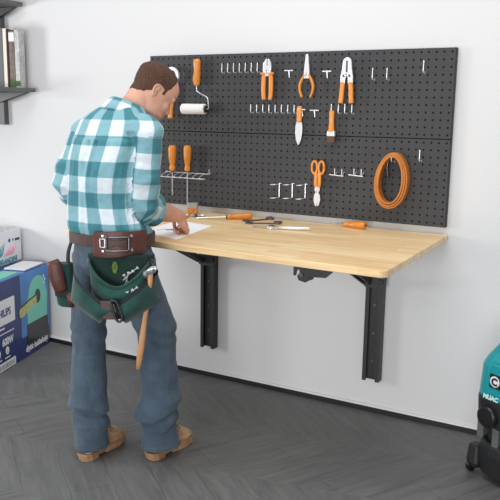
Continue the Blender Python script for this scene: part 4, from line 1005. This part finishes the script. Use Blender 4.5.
# ---------------- boots
def boot(key, ankle):
    c, h = BOOT[key]; d = V((math.sin(h), math.cos(h), 0)); s = V((d.y, -d.x, 0)); inner = 1 if key == 'L' else -1
    def q(a, b, z): return c + d*a + s*b + V((0, 0, z))
    out = [(-.125, 0), (-.120, .024), (-.10, .035), (-.06, .036), (-.01, .036), (.03, .043), (.07, .047), (.10, .042), (.122, .026), (.130, .0)]
    full = out + [(a, -b) for a, b in out[::-1][1:-1]]
    bm = NB()
    for sec, za, zb, g in (('w', .024, .034, 1.07), ('t', .012, .024, 1.03)):
        lo = [q(a*g, b*g+inner*.004*(a > 0), za) for a, b in full]; hi = [q(a*g, b*g+inner*.004*(a > 0), zb) for a, b in full]; loft(bm, [lo, hi])
    # heel block and fore tread
    heel = [(a, b) for a, b in full if a <= -.055]; fore = [(a, b) for a, b in full if a >= -.012]
    heel = sorted(heel, key=lambda p: math.atan2(p[1], p[0]+.085)); fore = sorted(fore, key=lambda p: math.atan2(p[1], p[0]-.06))
    loft(bm, [[q(a, b, .0) for a, b in heel], [q(a, b, .014) for a, b in heel]]); loft(bm, [[q(a, b, .002+max(0, a-.08)*.15) for a, b in fore], [q(a, b, .014) for a, b in fore]])
    for k in range(5):
        a = .0+.025*k; box_pts = [(a, -.041), (a+.012, -.041), (a+.012, .041), (a, .041)]
        loft(bm, [[q(x, y, .006) for x, y in box_pts], [q(x, y, .022) for x, y in box_pts]])
    sole = bm
    bm = NB()
    secs = [(-.116, .020, .020, .055), (-.105, .030, .018, .085), (-.07, .036, .018, .15), (-.03, .036, .018, .15), (.0, .037, .018, .125), (.03, .042, .018, .098), (.06, .046, .018, .084), (.09, .044, .018, .076), (.112, .034, .018, .066), (.126, .018, .020, .048)]
    loft(bm, [[q(a, w*math.copysign(abs(math.cos(t))**.75, math.cos(t)), lerp(z0, z1, .5)+(z1-z0)/2*math.copysign(abs(math.sin(t))**.8, math.sin(t))) for t in [2*PI*k/24 for k in range(24)]] for a, w, z0, z1 in secs])
    tube(bm, [q(-.058, 0, .06), q(-.058, 0, .12), q(-.058, 0, .19)], [.040, .040, .040], 20)
    me = remesh('boot', bm, .004, 4, .5); P = coords(me); Nn = normals(me)
    dd = np.array([.0016*noise.noise(V(p)*28) + .0014*math.sin(p[2]*190+4*noise.noise(V(p)*12)) for p in P]); setco(me, P+Nn*dd[:, None])
    b = link_mesh('boot', me, [M['suedeboot']], man)
    tag(b, 'tan nubuck work boot')
    obj('sole', sole, M['sole'], b, bevel=.002)
    bm = NB()
    tube(bm, catmull([q(.018, -.038, .075), q(.022, 0, .113), q(.018, .038, .075)], 5), .002, 6)
    for k in range(4):
        a = .0+.014*k; z = .128-.011*k
        tube(bm, catmull([q(a-.01, -.022, z-.006), q(a, 0, z+.006), q(a+.008, .022, z-.006)], 4), .0022, 6)
    tube(bm, catmull([q(-.01, .01, .135), q(-.015, .03, .145), q(-.005, .048, .12), q(.005, .05, .095)], 5), .002, 6)
    tag(obj('laces', bm, M['lace'], b, smooth=True), 'brown laces', kind='stuff')
boot('L', anL); boot('R', anR)

# ---------------- tool belt with pouches (worn, a thing of its own)
BO = (-.03, 0, .96)
belt = tag(person_empty('tool_belt', BO), 'brown leather tool belt with green suede pouches worn at the back of the man', 'tool belt')
def bp(t, off, z, c=(-.034, 0), a=.172, b=.135, h=TH*.95, e=2.3):
    ct, st = math.cos(t), math.sin(t); x = (a+off)*math.copysign(abs(ct)**(2/e), ct); y = (b+off)*math.copysign(abs(st)**(2/e), st)
    return V((c[0]+x*math.cos(h)+y*math.sin(h), c[1]-x*math.sin(h)+y*math.cos(h), z))
def T(o): return shift(o, BO)
bm = NB(); R = []
for k in range(72):
    t = 2*PI*k/72; z0 = .930; z1 = .975
    R.append([bm.verts.new(bp(t, 0, z0)), bm.verts.new(bp(t, .006, z0)), bm.verts.new(bp(t, .006, z1)), bm.verts.new(bp(t, 0, z1))])
for k in range(72):
    a, b = R[k], R[(k+1) % 72]
    for j in range(4): bm.faces.new((a[j], a[(j+1) % 4], b[(j+1) % 4], b[j]))
T(obj('belt_strap', bm, M['dkleather'], belt, smooth=False, bevel=.001))
def sheet(name, t0, t1, zb, zt, off, th, m, parent, n=24, rows=6, flare=0.):
    """curved leather panel following the hips"""
    bm = NB(); G = []
    for s in (0, 1):
        G.append([[bm.verts.new(bp(lerp(t0, t1, i/n), off+s*th+flare*(1-j/rows), lerp(zb(i/n), zt(i/n), j/rows))) for i in range(n+1)] for j in range(rows+1)])
    for s in (0, 1):
        for j in range(rows):
            for i in range(n): bm.faces.new((G[s][j][i], G[s][j][i+1], G[s][j+1][i+1], G[s][j+1][i]))
    for j in range(rows):
        for i in (0, n): bm.faces.new((G[0][j][i], G[0][j+1][i], G[1][j+1][i], G[1][j][i]))
    for i in range(n):
        for j in (0, rows): bm.faces.new((G[0][j][i], G[0][j][i+1], G[1][j][i+1], G[1][j][i]))
    o = obj(name, bm, m, parent, smooth=False, bevel=.0012)
    for p in o.data.polygons: p.use_smooth = True
    return T(o)
TA, TB_ = 4.86, 6.24
patch = sheet('back_pad', TA, TB_, lambda s: .896-.004*math.sin(6*s)+.012*s, lambda s: .995+.006*s-.006*abs(s-.5), .008, .006, M['leather'], belt)
# buckle plate on the pad
def bframe(t0, t1, z0, z1, r, off, m, name, parent):
    bm = NB(); pts = []
    for k in range(9): pts.append(bp(lerp(t0, t1, k/8), off, z1))
    for k in range(1, 5): pts.append(bp(t1, off, lerp(z1, z0, k/4)))
    for k in range(1, 9): pts.append(bp(lerp(t1, t0, k/8), off, z0))
    for k in range(1, 5): pts.append(bp(t0, off, lerp(z0, z1, k/4)))
    tube(bm, pts, r, 8); return T(obj(name, bm, m, parent, smooth=True))
bk = bframe(5.18, 5.72, .924, .976, .0042, .018, M['dark_steel'], 'buckle_frame', belt)
sheet('buckle_tongue', 5.22, 5.68, lambda s: .932+.010*math.sin(PI*s), lambda s: .968-.004*math.sin(PI*s), .013, .004, M['dkleather'], belt, 10, 3)
for t, z in ((5.10, .980), (5.10, .922), (5.80, .980), (5.80, .926)):
    bm = NB(); p = bp(t, .014, z); n = (bp(t, .02, z)-bp(t, .01, z)).normalized(); tube(bm, [p, p+n*.005], [.0065, .004], 10); T(obj('rivet', bm, M['steel'], belt))
bframe(5.04, 5.15, .936, .968, .003, .017, M['steel'], 'keeper_ring', belt)
# suede hanging panel
YB = -.138
def drape(name, cx, a, bulge, rim, bot, m, y0, parent, n=28, rows=14, th=.004, ydroop=0.):
    bm = NB(); G = []
    for s in (0, 1):
        g = []
        for j in range(rows+1):
            row = []
            for i in range(n+1):
                u = -1+2*i/n; t = j/rows
                r = math.sqrt(max(0, 1-abs(u)**2.6)); bl = bulge*r*(1-(t**6*.6 if a > .14 else t**3.5*.85))*(.85+.3*math.sin(t*PI))
                x = cx + (a+(.12 if a > .14 else -.1)*a*t)*u; y = y0 + .22*max(0, abs(x-.01))**1.5 + u*u*.02 - bl + ydroop*t + s*th
                z = lerp(rim(u), bot(u), t)
                nn = .004*noise.noise(V((x*22, z*22, s*0+7)))
                row.append(bm.verts.new((x, y+nn, z)))
            g.append(row)
        G.append(g)
    for s in (0, 1):
        for j in range(rows):
            for i in range(n): bm.faces.new((G[s][j][i], G[s][j][i+1], G[s][j+1][i+1], G[s][j+1][i]))
    for j in range(rows):
        for i in (0, n): bm.faces.new((G[0][j][i], G[0][j+1][i], G[1][j+1][i], G[1][j][i]))
    for i in range(n):
        for j in (0, rows): bm.faces.new((G[0][j][i], G[0][j][i+1], G[1][j][i+1], G[1][j][i]))
    front = [V(G[0][0][i].co) for i in range(n+1)]; low = [V(G[0][2][i].co) for i in range(n+1)]
    o = obj(name, bm, m, parent)
    for p in o.data.polygons: p.use_smooth = True
    return o, front, low
# backing panel from the pad down
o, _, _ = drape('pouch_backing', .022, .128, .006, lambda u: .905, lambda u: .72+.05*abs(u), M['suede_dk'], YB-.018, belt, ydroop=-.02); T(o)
rimU = lambda u: .795+.090*abs(u)**1.8
up, fr, lw = drape('upper_pouch', .020, .122, .075, rimU, lambda u: .70+.03*abs(u), M['suede'], YB-.022, belt); T(up)
def trimtube(name, front, low, parent, r=.006, drop=.0):
    bm = NB(); tube(bm, [p + V((0, -.003, 0)) for p in front], r, 8); o = obj(name, bm, M['suede'], parent, smooth=True); return T(o)
trimtube('pouch_rim', fr, lw, belt, .0055)
rimD = lambda u: .720+.115*abs(u)**1.25
dn, fr2, lw2 = drape('lower_pouch', .002, .156, .070, rimD, lambda u: .705 - .055*min(1, abs(u)/.28) + .075*max(0, abs(u)-.28)/.72, M['suede'], YB-.050, belt); T(dn)
# wide charcoal webbing along the lower pouch mouth
bm = NB(); G = []
for off, dz in ((-.004, .008), (-.007, -.040)):
    G.append([[bm.verts.new(p + V((0, off+s*.003, dz))) for p in fr2] for s in (0, 1)])
n = len(fr2)
for i in range(n-1):
    a = [G[0][0], G[1][0], G[1][1], G[0][1]]
    for j in range(4): bm.faces.new((a[j][i], a[j][i+1], a[(j+1) % 4][i+1], a[(j+1) % 4][i]))
T(obj('webbing_trim', bm, M['trim'], belt, smooth=False, bevel=.0008))
# centre strap with clip buckle
yc = min(p.y for p in fr2)
bm = NB(); loft(bm, [[V((x, y, z)) for x, y in ((cx-w, yc-.006), (cx+w, yc-.006), (cx+w, yc-.012), (cx-w, yc-.012))] for cx, w, z in ((-.010, .024, .752), (-.008, .026, .710), (-.002, .022, .680))])
tag(T(obj('centre_tab', bm, M['dkleather'], belt, bevel=.002)), 'worn grey brown leather tab')
bm = NB(); pts = [(.004, yc-.018, .755), (.028, yc-.018, .748), (.048, yc-.020, .688), (.028, yc-.020, .680), (.004, yc-.018, .755)]
tube(bm, catmull(pts, 4), .0048, 8); tube(bm, [(.014, yc-.018, .742), (.036, yc-.020, .686)], .006, 8); T(obj('clip_buckle', bm, M['plastic'], belt, smooth=True))
# thin yellow green patch on the backing inside the upper pouch
bm = NB(); prism(bm, [(.000, .838), (.013, .836), (.018, .862), (.014, .882), (.002, .884), (-.006, .862)], YB-.034, YB-.029); tag(T(obj('pouch_patch', bm, mat('yellow_green_patch', s2l(84, 104, 44), .95, var=.5, vscale=60), belt, bevel=.002)), 'yellow green patch')
# left hip pouch and leather sheath on a dark strap
bm = NB(); tube(bm, catmull([(-.190, .075, .965), (-.208, .068, .93), (-.222, .045, .88), (-.222, .03, .83), (-.222, .02, .78)], 5), [(.026, .006)]*21, 8); T(obj('hanger_strap', bm, M['trim'], belt, smooth=True))
def bag(name, rows, m):
    bm = NB(); loft(bm, [ell((x, y, z), a, b, .3, n=28, e=3) for x, y, z, a, b in rows]); return T(obj(name, bm, m, belt, smooth=False, bevel=.003))
bag('side_pouch', [(-.222, .02, .655, .032, .022), (-.226, .018, .665, .038, .030), (-.232, .018, .74, .040, .034), (-.236, .02, .80, .036, .030), (-.232, .025, .835, .030, .024)], M['suede'])
bag('side_pouch_band', [(-.230, .018, .700, .042, .035), (-.231, .018, .722, .0425, .0355)], M['trim'])
bm = NB(); tube(bm, [(-.268, -.028, .855), (-.262, -.030, .84), (-.252, -.030, .78), (-.240, -.028, .735), (-.238, -.026, .728)], [(.022, .014), (.029, .017), (.030, .017), (.026, .015), (.02, .012)], 18)
T(obj('leather_sheath', bm, M['leather'], belt, smooth=True))
bm = NB(); tube(bm, [(-.205, -.03, .725), (-.198, -.032, .665)], [(.012, .008), (.011, .007)], 10); T(obj('tool_loop', bm, M['leather'], belt, smooth=True))
bm = NB(); tube(bm, catmull([(.128, -.125, .90), (.150, -.175, .875), (.168, -.185, .85), (.150, -.16, .83), (.125, -.15, .85)], 5), .006, 8); tag(T(obj('hammer_loop', bm, M['plastic'], belt, smooth=True)), 'black hammer loop')

# hammer hanging in the loop
HO = (.142, -.19, .84)
ham = tag(person_empty('hammer', HO), 'claw hammer with pale wooden handle hanging head up from the tool belt', 'hammer')
a, b = V((.148, -.200, .850)), V((.088, -.158, .452))
bm = NB(); rr = [.009, .0105, .011, .0095, .009, .010, .012, .0125, .012, .008]; tube(bm, [a.lerp(b, k/9) for k in range(10)], rr, 14, flat=.8); shift(obj('handle', bm, M['hickory'], ham, smooth=True), HO)
bm = NB(); c = V((.149, -.205, .858)); d = V((.62, -.55, .50)).normalized()
tube(bm, [c-d*.046, c-d*.043, c-d*.028, c-d*.022, c-d*.012, c+d*.012, c+d*.022], [.010, .0145, .0145, .010, .014, .014, .008], 14)
for s in (-1, 1):
    tube(bm, catmull([c+d*.012+V((0, s*.005, 0)), c+d*.024+V((0, s*.008, .0)), c+d*.036+V((0, s*.011, -.008))], 4), [.009, .009, .008, .0075, .007, .006, .0045, .003, .002], 8)
shift(obj('hammer_head', bm, M['steel'], ham, smooth=True), HO)

# nails in the upper pouch mouth
NL = 'bright nail sticking out of the green suede pouch'
for x, y, z, an_ in ((.060, -.190, .838, .3), (.072, -.186, .846, .9), (.048, -.192, .830, -.4), (.088, -.178, .858, 1.2), (.078, -.228, .782, .6), (.092, -.222, .792, 1.2), (.064, -.232, .774, -.2)):
    nl = tag(person_empty('nail', (x, y, z)), NL, 'nail', 'nails in the green pouch')
    bm = NB(); d = V((math.sin(an_), -.3, .6+.3*math.cos(an_))).normalized(); tube(bm, [-d*.05, d*.008], .0022, 8); obj('shank', bm, M['bright'], nl)
    bm = NB(); tube(bm, [d*.007, d*.0095], .0062, 12); obj('nail_head', bm, M['bright'], nl)

# pencil in the writing hand
p0 = HQ(.108, -.032, -.040)
wtip = V((p0.x-.034, p0.y-.03, 0))
PO2 = tuple(p0)
pen = tag(person_empty('pencil', PO2), 'orange brown pencil held in the right hand of the man', 'pencil')
dd = V((.60, .38, .62)).normalized()
zt = (.9185-p0.z)/dd.z
tipp = p0 + dd*zt
bm = NB(); tube(bm, [tipp+dd*.018, tipp+dd*.145], .0042, 6); shift(obj('pencil_body', bm, M['orange_leather'], pen), PO2)
bm = NB(); tube(bm, [tipp, tipp+dd*.005, tipp+dd*.018], [.0004, .0012, .0042], 8); shift(obj('sharpened_tip', bm, M['hickory'], pen), PO2)


# ------------------------------------------------------------------ light, world, camera
w = bpy.data.worlds.new('soft_studio_daylight'); SC.world = w; w.use_nodes = True
w.node_tree.nodes['Background'].inputs[0].default_value = (.95, .97, 1.0, 1); w.node_tree.nodes['Background'].inputs[1].default_value = .53
def area(name, loc, target, size, power, col=(1, 1, 1)):
    l = bpy.data.lights.new(name, 'AREA'); l.shape = 'RECTANGLE'; l.size = size[0]; l.size_y = size[1]; l.energy = power; l.color = col
    o = bpy.data.objects.new(name, l); COL.objects.link(o); o.location = loc
    o.rotation_euler = (V(target)-V(loc)).to_track_quat('-Z', 'Y').to_euler(); return o
area('ceiling_softbox', (-1.3, -1.7, 3.7), (-1.4, -1.4, 0), (3.0, 1.6), 66)
area('left_side_light', (-5.8, -2.5, 1.4), (-1.4, 0, 1.0), (.9, .9), 70)  # side light from the left, throws the tool shadows rightward
area('front_fill_light', (-.6, -6.4, .9), (-1.4, 0, .3), (3.8, 1.6), 185)  # added camera-side fill to lift the wall below the bench; no window known
cam = bpy.data.cameras.new('camera'); co = bpy.data.objects.new('camera', cam); COL.objects.link(co); SC.camera = co
Rr = V((0.86976037, 0.49324853, 0.01492566)); Uu = V((-0.10339107, 0.15257112, 0.98286944)); Ff = V((-0.48252169, 0.85640407, -0.1836978))
mm = Matrix((Rr, Uu, -Ff)).transposed().to_4x4(); mm.translation = V((0, -3.31982, 1.45)); co.matrix_world = mm
cam.sensor_width = 36; cam.sensor_fit = 'HORIZONTAL'; cam.lens = 738.643/500*36; cam.clip_start = .05
vs = SC.view_settings; vs.view_transform = 'Standard'; vs.look = 'None'; vs.gamma = 1; vs.use_curve_mapping = False; vs.exposure = -.03
